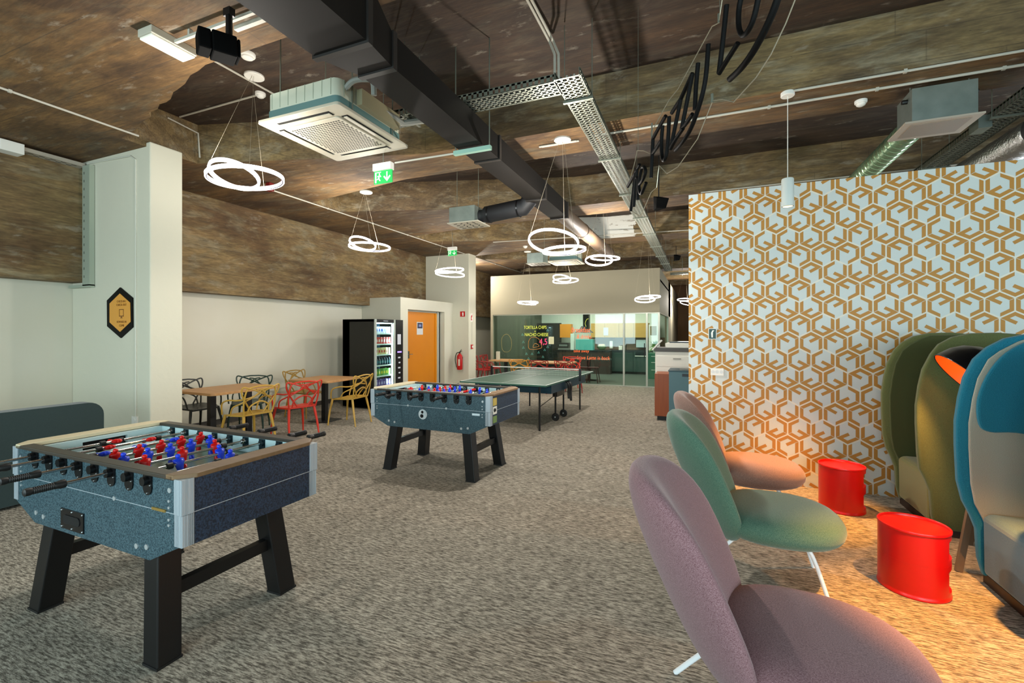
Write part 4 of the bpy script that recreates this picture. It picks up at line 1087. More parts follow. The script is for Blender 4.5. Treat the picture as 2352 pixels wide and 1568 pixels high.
# ================================================================== DUCTS
dt = thing('rectangular_duct', 'long dark grey rectangular ventilation duct with joints running down the room', 'duct', (-1.96, 0, 3.28))
def hull(x0, x1, z0, z1, X0, X1, Z0, Z1, ya, yb):
    m = MB(); m.add([(x0, ya, z0), (x1, ya, z0), (x1, ya, z1), (x0, ya, z1), (X0, yb, Z0), (X1, yb, Z0), (X1, yb, Z1), (X0, yb, Z1)], [(3, 2, 1, 0), (4, 5, 6, 7), (0, 1, 5, 4), (1, 2, 6, 5), (2, 3, 7, 6), (3, 0, 4, 7)]); return m
hull(-2.19, -1.79, 3.26, 3.62, -2.19, -1.79, 3.26, 3.62, -2.5, 2.12).build('duct_section', M_dark, dt)
hull(-2.19, -1.79, 3.26, 3.62, -2.10, -1.84, 3.28, 3.50, 2.14, 2.42).build('duct_reducer', M_dark, dt)
yb = 2.44
for ye in (4.1, 5.55, 6.6):
    hull(-2.10, -1.84, 3.28, 3.50, -2.10, -1.84, 3.28, 3.50, yb, ye).build('duct_section', M_dark, dt)
    yb = ye + .02
for y_, a in ((2.12, .016), (2.42, .014), (4.10, .012), (5.55, .012), (6.60, .012)):
    X0, X1, Z0, Z1 = (-2.19, -1.79, 3.26, 3.62) if y_ < 2.3 else (-2.10, -1.84, 3.28, 3.50)
    MB().box(X0 - a, X1 + a, y_ - .01, y_ + .03, Z0 - a, Z1 + a).build('flange', mat('duct_flange', '#2a2725', .4), dt)
rd = thing('round_duct', 'brown round duct continuing from the dark rectangular one towards the kitchen', 'duct', (-1.97, 6.65, 3.4))
MB().tube([(-1.97, 6.65, 3.39), (-1.97, 10.55, 3.39)], .125, 28).build('duct_pipe', mat('duct_brown', '#5b4937', .6), rd, smooth=True)
for y_ in (8.0, 9.4): MB().tube([(-1.97, y_, 3.39), (-1.97, y_ + .04, 3.39)], .132, 28).build('duct_band', mat('duct_brown_dark', '#4c3f31', .4), rd, smooth=True)
MB().tube([(-1.97, 10.56, 3.39), (-1.97, 10.6, 3.39)], .13, 28).build('end_cap', mat('duct_brown_dark', '#4c3f31', .4), rd, smooth=True)
sd = thing('flexible_duct', 'short black flexible duct joining the rectangular duct to a square vent box', 'duct', (-2.5, 5.72, 3.2))
MB().tube([(-2.86, 5.72, 3.19), (-2.80, 5.72, 3.19), (-2.76, 5.72, 3.20), (-2.20, 5.72, 3.25), (-2.11, 5.72, 3.36)], [.085, .085, .115, .115, .115], 24).build('duct_hose', mat('duct_black_wrap', '#17181b', .6), sd, smooth=40)
MB().tube([(-2.72, 5.72, 3.20), (-2.70, 5.72, 3.20)], .119, 24).build('clamp_band', M_blackpl, sd, smooth=True); MB().tube([(-2.28, 5.72, 3.24), (-2.26, 5.72, 3.24)], .119, 24).build('clamp_band', M_blackpl, sd, smooth=True)
def vent_box(x0, x1, y0, y1, z0, z1, label):
    t = thing('air_vent_box', label, 'air vent', ((x0 + x1) / 2, (y0 + y1) / 2, z0))
    MB().box(x0, x1, y0, y1, z0 + .012, z1).build('plenum_box', M_galv, t, bevel=.003)
    MB().box(x0 - .02, x1 + .06, y0 - .02, y1 + .02, z0, z0 + .014).build('grille_frame', M_acw, t)
    g = MB(); rr = random.Random(2)
    for i in range(4):
        for j in range(4):
            xx = x0 + .03 + (x1 - x0 - .02) * (i + .5) / 4; yy = y0 + (y1 - y0) * (j + .5) / 4; q = Matrix.Translation((xx, yy, z0 - .001)) @ Matrix.Rotation(rr.uniform(0, 3), 4, 'Z'); g.box(-.028, .028, -.007, .007, -.002, .001, q)
    g.build('grille_slots', M_slot, t)
    for xx in (x0 + .03, x1 - .03): MB().cyl((xx, (y0 + y1) / 2, z1 - .02), (xx, (y0 + y1) / 2, ztop(xx, (y0 + y1) / 2)), .004, 6).build('threaded_rod', M_galv2, t)
    return t
vent_box(-3.26, -2.86, 5.55, 5.90, 3.08, 3.31, 'square galvanised vent box at the end of the black flexible duct')
vent_box(-3.62, -3.24, 9.6, 9.95, 3.10, 3.34, 'teal grey vent box beside the far ceiling air conditioner')
br = thing('duct_support_bracket', 'pale green strut hung on a rod below the rectangular duct', 'bracket', (-1.95, 3.75, 3.2))
MB().box(-2.14, -1.76, 3.72, 3.76, 3.225, 3.262).build('strut', mat('pale_green_zinc', '#8db3a3', .5), br)
for x_ in (-1.775, -2.125): MB().cyl((x_, 3.74, 3.24), (x_, 3.74, ZH), .006, 8).build('threaded_rod', M_galv2, br)

# galvanised supply box, spiral duct, foil duct on the right
hv = thing('supply_air_box', 'galvanised supply air box with a beige slot frame under the beam, above the patterned wall', 'air vent', (1.92, 5.15, 3.38))
MB().box(1.70, 2.14, 5.0, 5.33, 3.39, 3.69).build('plenum_box', M_galv, hv, bevel=.003)
MB().box(1.64, 2.17, 4.96, 5.37, 3.375, 3.39).build('slot_frame', mat('frame_beige', '#a89c8c', .5), hv)
MB().box(1.70, 2.11, 5.02, 5.31, 3.372, 3.376).build('slot_face', mat('frame_beige_dark', '#867a6c', .5), hv)
MB().cyl((1.66, 5.1, 3.62), (1.70, 5.1, 3.62), .02, 8).cyl((2.14, 5.1, 3.62), (2.18, 5.1, 3.62), .02, 8).build('hanger_bolt', M_black, hv)
for x_ in (1.72, 2.12): MB().cyl((x_, 5.1, 3.68), (x_, 5.1, ZL), .005, 6).build('threaded_rod', M_galv2, hv)
sd2 = thing('spiral_duct', 'shiny ribbed spiral duct running from the galvanised box over the patterned wall', 'duct', (1.88, 5.4, 3.5))
pts = []; rr_ = []
k = 0; y_ = 5.33
while y_ < 9.0:
    pts += [(1.87, y_, 3.52), (1.87, y_ + .085, 3.52), (1.87, y_ + .09, 3.52), (1.87, y_ + .10, 3.52)]; rr_ += [.108, .108, .114, .114]; y_ += .105
MB().tube(pts, rr_, 28).build('duct_pipe', mat('spiral_steel', '#a9c9a6', .25, .85), sd2, smooth=30)
fd = thing('foil_duct', 'crinkled silver foil duct with a black end at the right edge above the patterned wall', 'duct', (2.8, 5.5, 3.4))
rf = random.Random(8); pts = [(2.85, 5.62 + .05 * i, 3.40) for i in range(40)]
MB().tube(pts, [.15 + rf.uniform(-.004, .004) for _ in pts], 28).build('duct_pipe', mat('foil', '#c7c9cc', .28, 1, bump=(38, 1.0)), fd, smooth=180)
MB().tube([(2.85, 3.9, 3.40), (2.85, 5.62, 3.40)], .155, 24).build('black_sleeve', mat('duct_black_wrap', '#17181b'), fd, smooth=40)

# ================================================================== CABLE TRAYS
M_hole = mat('tray_shadow', '#2e2b24', .7)
def tray(name, a, b, w_, h_, label, step=.05):
    """perforated tray from a to b (axis aligned), real slots drawn as dark inset bars"""
    t = thing(name, label, 'cable tray', a); a, b = Vector(a), Vector(b)
    ax_ = 0 if abs(b.x - a.x) > abs(b.y - a.y) else 1
    lo, hi = (a, b) if a[ax_] < b[ax_] else (b, a); L_ = hi[ax_] - lo[ax_]; c = lo[1 - ax_]; z = lo.z
    def bx(m, u0, u1, v0, v1, z0, z1):
        if ax_ == 0: m.box(u0, u1, v0, v1, z0, z1)
        else: m.box(v0, v1, u0, u1, z0, z1)
    m = MB(); u0, u1 = lo[ax_], hi[ax_]
    n = max(2, int(L_ / step)); st_ = L_ / n
    # ladder-like perforated base: rails along, bars across
    k = 4
    for i in range(k + 1):
        v = c - w_ / 2 + w_ * i / k; bx(m, u0, u1, v - w_ * .045, v + w_ * .045, z, z + .003)
    for i in range(n + 1):
        u = u0 + i * st_; bx(m, u - st_ * .17, u + st_ * .17, c - w_ / 2, c + w_ / 2, z, z + .003)
    m.build('tray_base', M_galv2, t)
    m = MB()
    for s in (-1, 1):
        v = c + s * w_ / 2
        bx(m, u0, u1, v - .0015, v + .0015, z, z + .012); bx(m, u0, u1, v - .0015, v + .0015, z + h_ - .015, z + h_); bx(m, u0, u1, v - .006, v + .006, z + h_, z + h_ + .003)
        for i in range(n + 1): u = u0 + i * st_; bx(m, u - st_ * .3, u + st_ * .3, v - .0015, v + .0015, z, z + h_)
    m.build('side_rail', M_galv2, t)
    m = MB()
    for i, (dv, col) in enumerate(((-.25, 0), (-.05, 1), (.12, 0), (.28, 1))):
        v = c + dv * w_
        p = [((u0 + (u1 - u0) * q / 12, v + .01 * math.sin(q * 1.7 + i), z + .014) if ax_ == 0 else (v + .01 * math.sin(q * 1.7 + i), u0 + (u1 - u0) * q / 12, z + .014)) for q in range(13)]
        m.mi = col; m.tube(p, .009, 6)
    m.build('cables', [mat('cable_dark', '#3b3a36', .6), mat('cable_pale', '#8f8d82', .6)], t)
    q = u0 + .35
    while q < u1:
        m = MB()
        for s in (-1, 1):
            v = c + s * (w_ / 2 + .02); zt = 4.22
            yy = v if ax_ == 0 else q
            ph = (yy - 1.78) % 2.94
            if ph < .70: zt = ZL
            m.cyl((q, v, z - .01) if ax_ == 0 else (v, q, z - .01), (q, v, zt) if ax_ == 0 else (v, q, zt), .004, 6)
        bx(m, q - .012, q + .012, c - w_ / 2 - .03, c + w_ / 2 + .03, z - .02, z - .002)
        q += 1.45; m.build('hanger', M_galv2, t)
    return t
tray('cable_tray', (-.97, 3.46, 3.56), (-.97, 15.8, 3.56), .20, .06, 'long perforated cable tray running down the room towards the kitchen')
tray('cable_tray', (-2.85, 3.58, 3.56), (-1.08, 3.58, 3.56), .20, .06, 'short perforated cable tray crossing over the rectangular duct, joined to the long one')
tray('cable_tray', (2.62, 3.8, 3.56), (2.62, 10.0, 3.56), .22, .07, 'perforated cable tray above the foil duct at the right edge')
tray('cable_tray', (-.9, 15.6, 3.42), (1.6, 15.6, 3.42), .25, .06, 'cable tray crossing the far passage behind the patterned wall')
single(MB().box(2.43, 2.53, 5.68, 5.85, 3.50, 3.62), 'junction_box', M_galv, 'small grey junction box on the right-hand cable tray', 'junction box')
lt = thing('cable_tray', 'white perforated cable tray along the top of the left concrete beam', 'cable tray', (-7.27, 1, 3.66))
m = MB().box(-7.33, -7.20, YS, 3.25, 3.655, 3.66).box(-7.21, -7.205, YS, 3.25, 3.66, 3.70); m.build('tray_body', mat('tray_cream', '#a8a092', .5), lt)
m = MB()
for i in range(46): yy = -1.4 + i * .1; m.box(-7.30, -7.285, yy, yy + .05, 3.6535, 3.6552).box(-7.25, -7.235, yy + .03, yy + .08, 3.6535, 3.6552)
m.build('slots', M_hole, lt)
q = P(28, 327, x=-7.18)
single(MB().box(-7.33, -7.17, q.y - .10, q.y + .10, 3.60, 3.72), 'junction_box', M_whitepl, 'white junction box on the tray above the left concrete beam', 'junction box', bevel=.006)
st = thing('metal_strut', 'perforated galvanised post where the left concrete beam meets the near white pillar', 'strut', (-7.28, 3.24, 2.2))
u0 = P(189, 520, y=3.22).x; u1 = P(205, 520, y=3.22).x
MB().box(u0, u1, 3.22, 3.275, 2.15, 3.66).build('post', mat('strut_zinc', '#a9b3a3', .5, .3), st)
m = MB()
for i in range(14): m.box(u0 + .035, u0 + .045, 3.2185, 3.2205, 2.25 + i * .1, 2.28 + i * .1)
m.build('slots', M_hole, st)
MB().box(-7.52, u1, 3.22, 3.275, 2.13, 2.165).build('foot', mat('strut_zinc', '#a9b3a3'), st)

# ================================================================== CONDUITS
def conduit(pts, label, r=.009, clips=0, pair=0):
    m = MB().tube(pts, r, 8)
    if pair: m.tube([Vector(p) + Vector((pair, pair * .3, 0)) for p in pts], r, 8)
    if clips:
        a, b = Vector(pts[0]), Vector(pts[-1]); n = int((b - a).length / clips)
        for i in range(1, n): q = a.lerp(b, i / n); m.box(q.x - .012, q.x + .012, q.y - .012, q.y + .012, q.z - r * 1.3, q.z + r * 1.5)
    return single(m, 'conduit', M_conduit, label, 'conduit', smooth=40)
conduit([(-6.03, 4.95, ZL - .012), (-6.03, 15.5, ZL - .012)], 'long straight ceiling conduit above the cafe tables', .011, 1.1)
conduit([(-5.72, -2.0, ZL - .012), (-5.72, 3.05, ZL - .012)], 'straight ceiling conduit at the upper left leading to the near pillar', .011, .9)
conduit([(-4.41, 2.56, ZH - .012), (-4.41, 4.68, ZH - .012)], 'ceiling conduit left of the near air conditioner', .011)
conduit([(-5.95, 3.62, ZH - .012), (-4.62, 3.62, ZH - .012)], 'crosswise ceiling conduit leading to a smoke detector', .011)
conduit([P(385, 270, x=-5.93), P(455, 306, x=-5.93), P(459, 362, x=-5.93)], 'conduit bending down beside the top of the near pillar', .010)
conduit([(.74, 4.73, ZL - .012), (6.5, 4.73, ZL - .012)], 'upper white conduit along the right-hand beam from the spotlight canopy', .011, .75)
conduit([(-1.08, 4.98, ZL - .012), (6.5, 4.98, ZL - .012)], 'lower white conduit along the right-hand beam', .012, .8)
conduit([(-1.74, 5.02, ZL - .014), (-1.30, 5.02, ZL - .014)], 'short double conduit beside the lamp canopy at the duct', .012, 0, .03)
conduit([(-2.14, 3.74, 3.245), (-2.80, 3.72, 3.245)], 'thin conduit from the duct bracket to the hanging exit sign', .009)
conduit([P(1190, -40, z=4.22), P(1262, 95, t=4.1), P(1274, 125, t=4.0), P(1274, 198, t=3.78)], 'pair of white conduits coming down from the ceiling to the cable tray', .012, 0, .032)
conduit([(-4.6, 9.9, 3.72), (3.0, 10.6, 3.72)], 'long thin double conduit crossing the far ceiling', .010, 0, .0)
conduit([(.0, 7.6, 3.72), (6, 7.6, 3.72)], 'thin conduit below the second beam behind the patterned wall', .010)
rl = thing('lighting_rail', 'white double rail on the beam beside the black speaker', 'rail', (-2.9, 2.17, 3.68))
MB().box(-3.55, -2.2, 2.12, 2.14, 3.68, 3.70).box(-3.0, -2.2, 2.18, 2.21, 3.67, 3.70).build('rail', M_conduit, rl)
MB().box(-3.4, -3.38, 2.12, 2.15, 3.70, ZL).box(-2.55, -2.53, 2.12, 2.15, 3.70, ZL).build('clip', M_conduit, rl)
# speaker under the beam
spk = thing('ceiling_speaker', 'black box speaker on a bracket under the ceiling at the upper left', 'speaker', (-2.95, 2.0, 3.4))
a, b_ = P(452, 92, t=2.85), P(549, 122, t=3.0)
dv = (b_ - a).normalized(); Ms = Matrix.Translation((a + b_) / 2) @ dv.to_track_quat('X', 'Z').to_matrix().to_4x4()
ln_ = (b_ - a).length / 2
MB().box(-ln_, -ln_ + .07, -.07, .07, -.062, .062, Ms).box(-ln_ + .073, ln_ - .02, -.075, .075, -.066, .066, Ms).box(ln_ - .018, ln_, -.065, .065, -.058, .058, Ms).build('cabinet', mat('speaker_black', '#040404', .8, spec=.1), spk, bevel=.01)
cc = (a + b_) / 2 + Vector((.03, .05, 0)); MB().cyl(cc, (cc.x, cc.y, 3.66), .02, 8).box(cc.x - .03, cc.x + .03, cc.y - .02, cc.y + .02, 3.62, 3.67).build('bracket', M_black, spk)
def speaker2(u, v, t_, s, label):
    q = P(u, v, t=t_); t = thing('ceiling_speaker', label, 'speaker', q)
    m = MB(); R2 = Matrix.Translation(q) @ Matrix.Rotation(.6, 4, 'Z') @ Matrix.Rotation(.5, 4, 'X')
    m.add([(x * s, y * s, z * s) for x, y, z in ((-.5, -.4, .5), (.5, -.4, .5), (.35, .4, .4), (-.35, .4, .4), (-.4, -.5, -.2), (.4, -.5, -.2), (.15, .2, -.6), (-.15, .2, -.6))], [(0, 1, 2, 3), (4, 7, 6, 5), (0, 4, 5, 1), (1, 5, 6, 2), (2, 6, 7, 3), (3, 7, 4, 0)], R2)
    m.build('cabinet', mat('speaker_black', '#070707'), t, bevel=.008)
    MB().cyl(q, (q.x, q.y, ZL), .008, 6).build('bracket', M_black, t)
speaker2(1513, 467, 5.6, .17, 'small black angular speaker beside the hanging sign')
speaker2(1553, 592, 11.5, .16, 'small black speaker far down the room near the cable tray')

# light fittings, detectors, exit signs, alarm
def emerg(x0, x1, y0, y1, label):
    t = thing('emergency_light', label, 'ceiling light', ((x0 + x1) / 2, (y0 + y1) / 2, 3.68))
    MB().box(x0, x1, y0, y1, 3.685, ZL).build('housing', mat('light_housing', '#bdb8a8', .5), t, bevel=.005)
    MB().box(x0 + .008, x1 - .008, y0 + .008, y1 - .008, 3.668, 3.686).build('diffuser', mat('light_diffuser', '#efece0', .4, emit=(1, .96, .86), es=.1), t, bevel=.006)
emerg(-3.735, -3.575, 1.985, 2.30, 'white oblong emergency light beside the black box speaker')
emerg(-4.02, -3.74, 1.18, 1.42, 'white emergency light cut off by the upper left corner')
def detector(x, y, z, label, r=.055):
    t = thing('smoke_detector', label, 'smoke detector', (x, y, z), 0, 'round white ceiling detectors')
    MB().lathe([(r, 0), (r, -.02), (r * .9, -.03)], 24, (x, y, z), caps=True).build('base', M_whitepl, t, smooth=40)
    MB().lathe([(r * .75, -.03), (r * .7, -.045), (r * .4, -.055), (0.001, -.056)], 20, (x, y, z), caps=False).build('sensor_head', M_whitepl, t, smooth=50)
detector(-4.55, 3.62, ZH, 'white smoke detector at the end of the crosswise conduit')
detector(-4.02, 3.06, ZH, 'flat white detector just right of the black box speaker', .07)
q = P(1960, 256, z=ZL); detector(q.x, q.y if False else 5.2, ZL, 'smoke detector left of the galvanised supply box', .05)
detector(-4.1, 10.75, ZL, 'smoke detector on the far ceiling left of the second air conditioner')
M_grn = mat('exit_green', '#0a9a3c', .4, emit=(.02, .55, .15), es=.45)
def exit_sign(u0, u1, v0, v1, vm_, y, label):
    a, b = P(u0, v0, y=y), P(u1, v1, y=y); zm = P((u0 + u1) / 2, vm_, y=y).z
    t = thing('exit_sign', label, 'exit sign', ((a.x + b.x) / 2, y, b.z), 0, 'green exit signs')
    MB().box(a.x, b.x, y - .03, y + .03, zm, a.z).build('lamp_housing', M_whitepl, t, bevel=.004)
    MB().box(a.x, b.x, y - .006, y + .006, b.z, zm).build('panel', M_grn, t)
    w_ = b.x - a.x; h = zm - b.z; X = lambda s: a.x + s * w_; Z = lambda s: b.z + s * h
    m = MB(); y0, y1 = y - .0085, y - .006
    m.prism([(X(.07), Z(.08)), (X(.14), Z(.08)), (X(.14), Z(.92)), (X(.07), Z(.92))], y0, y1, 'y').prism([(X(.14), Z(.86)), (X(.40), Z(.86)), (X(.40), Z(.92)), (X(.14), Z(.92))], y0, y1, 'y')
    m.prism([(X(.28), Z(.70)), (X(.34), Z(.70)), (X(.34), Z(.82)), (X(.28), Z(.82))], y0, y1, 'y')
    m.prism([(X(.18), Z(.60)), (X(.36), Z(.68)), (X(.42), Z(.52)), (X(.36), Z(.52)), (X(.33), Z(.60)), (X(.31), Z(.40)), (X(.38), Z(.22)), (X(.32), Z(.20)), (X(.25), Z(.36)), (X(.16), Z(.30)), (X(.16), Z(.36)), (X(.23), Z(.44)), (X(.26), Z(.58)), (X(.19), Z(.54))], y0, y1, 'y')
    m.prism([(X(.70), Z(.88)), (X(.76), Z(.88)), (X(.76), Z(.38)), (X(.88), Z(.58)), (X(.93), Z(.50)), (X(.73), Z(.12)), (X(.53), Z(.50)), (X(.58), Z(.58)), (X(.70), Z(.38))], y0, y1, 'y')
    m.build('pictogram', mat('exit_white', '#e8f2e6', .4, emit=(.8, 1, .8), es=.3), t)
    MB().cyl(((a.x + b.x) / 2, y, a.z), ((a.x + b.x) / 2, y, ZH if y < 4.7 else ZL), .004, 6).build('hanger', M_galv2, t)
exit_sign(860, 901, 379, 418, 392, 3.72, 'green exit sign with a down arrow, below the near air conditioner')
exit_sign(1029, 1049, 568, 586, 575, 8.7, 'small green exit sign above the far white pillar')
q = P(620, 436, z=3.64); single(MB().box(q.x - .04, q.x + .04, q.y - .04, q.y + .04, 3.62, ZL), 'alarm_beacon', mat('dull_red', '#6b1510', .4), 'small dark red alarm beacon on the ceiling behind the largest ring lamp', 'alarm', bevel=.006)

# ================================================================== HANGING LOUNGE SIGN
A0, B0 = Vector((-.55, 3.99, 0)), Vector((.278, 2.39, 0)); hd = (B0 - A0).normalized(); nrm = Vector((hd.y, -hd.x, 0))
def SP(zx, zy, off=0):   # sketch coordinates -> point on the sign's vertical plane
    u, v = 1430 + zx / 3.136, zy / 3.136
    r = (u - 1176) / FPX; d = Vector((-math.sin(YAW) + math.cos(YAW) * r, math.cos(YAW) + math.sin(YAW) * r, (HOR - v) / FPX))
    t = A0.dot(nrm) / d.dot(nrm); p = d * t; p.z += CH
    return p + nrm * off
sg = thing('hanging_lounge_sign', 'clear hanging sign with large black handwritten letters reading THE FUZZY LO', 'sign', SP(500, 600))
out = [(720, -20), (692, 165), (645, 190), (560, 345), (400, 640), (335, 720), (235, 900), (213, 950), (208, 1110), (150, 1085), (105, 1085), (85, 1180), (38, 1350), (65, 1520), (130, 1560), (160, 1490), (205, 1385), (245, 1350), (262, 1190), (320, 1250), (400, 1200), (540, 1000), (600, 850), (650, 725), (720, 715), (800, 735), (960, 560), (1070, 390), (1175, 170), (1250, -20), (1330, -170), (1100, -260), (800, -170)]
pl_ = MB(); n = len(out)
vs = [SP(a, b, o_) for o_ in (-.004, .004) for a, b in out]
pl_.add(vs, [tuple(range(n))[::-1], tuple(range(n, 2 * n))] + [(i, (i + 1) % n, n + (i + 1) % n, n + i) for i in range(n)])
plo = pl_.build('acrylic_panel', M_acryl, sg)
MB().tube([SP(a, b) for a, b in out], .0032, 5, closed=True).build('panel_edge', mat('polished_edge', '#a9a08c', .15, .3), plo)
strokes = {
 'letter_t': [[(48, 1345), (90, 1270), (135, 1185)], [(108, 1210), (90, 1370), (70, 1520)]],
 'letter_h': [[(118, 1210), (104, 1350), (92, 1490)], [(98, 1400), (112, 1290), (122, 1300), (121, 1440)]],
 'letter_e': [[(132, 1330), (160, 1290), (178, 1240), (168, 1202), (150, 1215), (132, 1300), (133, 1370), (148, 1392), (182, 1315)]],
 'letter_f': [[(232, 1000), (226, 1130), (218, 1280)], [(232, 1000), (275, 920), (325, 835)], [(230, 1105), (262, 1060), (292, 1012)]],
 'letter_u': [[(302, 905), (294, 1020), (297, 1120), (310, 1155), (328, 1120), (342, 1000), (350, 840)]],
 'letter_z': [[(368, 815), (435, 712)], [(435, 712), (400, 880), (360, 1072)], [(360, 1072), (400, 1000), (450, 925)], [(435, 712), (520, 530)], [(520, 530), (480, 730), (440, 930)], [(440, 930), (480, 880), (520, 822)]],
 'letter_y': [[(560, 455), (545, 620), (537, 790)], [(635, 320), (615, 560), (575, 740), (510, 920), (450, 1020), (395, 1082)]],
 'letter_l': [[(767, 38), (742, 280), (712, 530)], [(712, 530), (780, 420), (850, 312)]],
 'letter_o': [[(885, -60), (858, 60), (856, 190), (880, 252), (915, 235), (955, 160), (985, 50), (1000, -60), (960, -130), (915, -120), (885, -60)]],
 'swash': [[(1150, -40), (1100, 100), (1030, 250), (950, 390), (870, 495), (790, 572)]],
}
for nm, sts in strokes.items():
    m = MB()
    for s_ in sts:
        near = (s_[0][0] + s_[-1][0]) / 2
        pts = spline([SP(a, b, .014) for a, b in s_], 6) if len(s_) > 2 else [SP(a, b, .014) for a, b in s_]
        m.tube(pts, .0130 if nm != 'swash' else .016, 12)
    m.build(nm if nm != 'swash' else 'swash', mat('sign_black', '#050505', .6, spec=.2), sg, smooth=True)
m = MB()
for a, b, top in ((112, 1085, None), (700, 120, None)):
    p = SP(a, b); m.cyl(p, (p.x, p.y, ZH if p.y < 4.7 else ZL), .0016, 5)
p = SP(692, 165); m.cyl(p, p + Vector((0, 0, .05)), .006, 8); p = SP(211, 1000); m.cyl(p, p + Vector((0, 0, .12)), .006, 8); p = SP(645, 740); m.cyl(p, p + Vector((0, 0, .05)), .008, 8)
m.build('suspension_wire', M_galv2, sg)
# ================================================================== KITCHEN BEHIND GLASS
GY = 13.3; GX0, GX1, GT = -6.27, -1.06, 2.12
struct(MB().box(GX0, GX1, GY, GY + .12, GT, 3.36).box(GX1 - .12, GX1, GY + .12, 17.9, GT, 3.36).box(GX1 - .12, GX1, 17.0, 23.9, 0, 3.36).box(GX0, GX0 + .08, GY, GY + .12, 0, GT), 'wall_kitchen', M_wallback)
gw = MB(); cuts = [GX0 + .08, -4.95, -4.0, -3.0, -2.05, -1.41, GX1]
wk = struct(MB().box(GX0 + .08, GX1, GY + .03, GY + .09, GT - .03, GT).box(GX0 + .08, GX1, GY + .03, GY + .09, 0, .03).box(GX1 - .06, GX1, GY + .09, 17.0, GT - .03, GT).box(GX1 - .06, GX1, GY + .09, 17.0, 0, .03), 'window_%d' % wn_, mat('glazing_profile', '#a9ac9f', .4, .3))
for a, b in zip(cuts[:-1], cuts[1:]):
    MB().box(a + .003, b - .003, GY + .055, GY + .065, .03, GT - .03).build('pane', M_glass, wk)
MB().box(GX1 - .035, GX1 - .025, GY + .1, 17.0, .03, GT - .03).build('pane', M_glass, wk)
for x in (-2.05, -1.41): MB().box(x - .025, x + .025, GY + .02, GY + .10, 0, GT).build('mullion', mat('glazing_profile', '#a9ac9f'), wk)
MB().box(GX1 - .05, GX1, GY + .04, GY + .09, 0, GT).box(GX1 - .06, GX1, 16.95, 17.0, 0, GT).build('corner_post', mat('glazing_profile', '#a9ac9f'), wk)
MB().cyl((-1.47, GY - .03, .85), (-1.47, GY - .03, 1.25), .013, 8).build('door_handle', M_black, wk)
# room behind
KY = 17.9
struct(MB().box(XL, GX1, KY, KY + .1, 0, 3.36), 'wall_kitchen_rear', mat('kitchen_wall_white', '#dfe6dd', .6))
struct(MB().box(-6.2, GX1, GY + .12, KY, 3.0, 3.06), 'ceiling_kitchen', mat('kitchen_ceiling', '#e8e9e2', .7))
struct(MB().box(-6.2, -6.1, GY + .15, KY, 0, 3.0), 'wall_kitchen_left', mat('dark_green_panelling', '#4f5648', .6, noise=((6, 6, .4), .3, '#3b4138')))
bbx0, bbx1 = P(1207, 780, y=17.3).x, P(1288, 780, y=17.3).x
single(MB().box(bbx0, bbx1, 17.3, 17.4, .0, P(1240, 742, y=17.3).z), 'tall_cabinet_wall', mat('chalk_black', '#1b1d1a', .6), 'tall black panel wall behind the tortilla lettering', 'panel')
cb_ = thing('curtain_panel', 'dark grey-green curtain panels at the left of the kitchen', 'curtain', (-5.4, 16.9, 0))
m = MB(); x0, x1 = P(1134, 780, y=16.9).x, P(1205, 780, y=16.9).x; n = 60
pts = [(x0 + (x1 - x0) * i / n, 16.9 + .03 * math.sin(i * 1.3)) for i in range(n + 1)]
m.prism(pts + [(a, b + .02) for a, b in pts[::-1]], .02, 1.98); m.build('fabric', mat('curtain_green', '#56604f', .8), cb_)
# counter run
M_tc = mat('teal_counter_front', '#3c4f4a', .5, noise=((2, 2, 8), .3, '#334640'))
cr = thing('kitchen_counter', 'long dark teal kitchen counter with black worktop behind the glass', 'counter', (-2.6, 17.4, 0))
for i, (a, b) in enumerate(((-4.1, -3.2), (-3.2, -2.3), (-2.3, -1.45))):
    d_ = MB().box(a + .004, b - .004, 17.2, 17.86, .1, .84).build('cabinet_front', M_tc, cr)
MB().box(-4.1, -1.45, 17.26, 17.86, 0, .1).build('kickboard', M_black, cr)
MB().box(-4.12, -1.18, 17.16, 17.88, .84, .89).build('worktop', mat('black_worktop', '#22262a', .35), cr)
MB().box(-2.22, -1.55, 17.185, 17.2, .70, .84).build('oven_front', M_blackpl, cr)
MB().box(-2.24, -1.53, 17.18, 17.19, .67, .70).build('oven_handle', M_whitepl, cr)
MB().tube(spline([(-2.62, 17.6, .89), (-2.62, 17.6, 1.2), (-2.62, 17.48, 1.3), (-2.62, 17.36, 1.2)], 5), .012, 8).build('tap', M_black, cr)
dw = thing('drawer_unit', 'green drawer unit with pale handles at the right end of the kitchen', 'drawer unit', (-1.3, 16.2, 0))
MB().box(-1.62, -1.18, 15.7, 16.3, 0, .86).build('body', mat('kitchen_green', '#3f7a62', .5), dw)
for z in (.3, .55, .75): MB().box(-1.52, -1.28, 15.685, 15.70, z, z + .02).build('handle', M_whitepl, dw)
sb = MB().box(-4.1, -1.2, 17.86, 17.898, .89, 1.36); single(sb, 'splashback', mat('brown_splashback', '#8d7564', .5), 'warm brown splashback above the black kitchen worktop', 'splashback')
uc = thing('wall_cabinets', 'row of yellow wood wall cabinets above the kitchen counter', 'cabinet', (-2.6, 17.6, 1.36))
for i in range(4):
    a = -3.95 + i * .54; MB().box(a + .004, a + .534, 17.5, 17.88, 1.36, 1.90).build('door', mat('yellow_oak', '#cda25a', .5, noise=((4, 4, 18), .3, '#c0934a')), uc)
oc = single(MB().box(P(1286, 760, y=17.2).x, P(1311, 760, y=17.2).x, 17.2, 17.5, P(1300, 775, y=17.2).z, P(1300, 744, y=17.2).z), 'orange_cabinet', mat('orange_panel2', '#d88a26', .5), 'single orange wall cabinet beside the black panel wall', 'cabinet')
a, b = P(1490, 745, y=17.5), P(1512, 800, y=17.5)
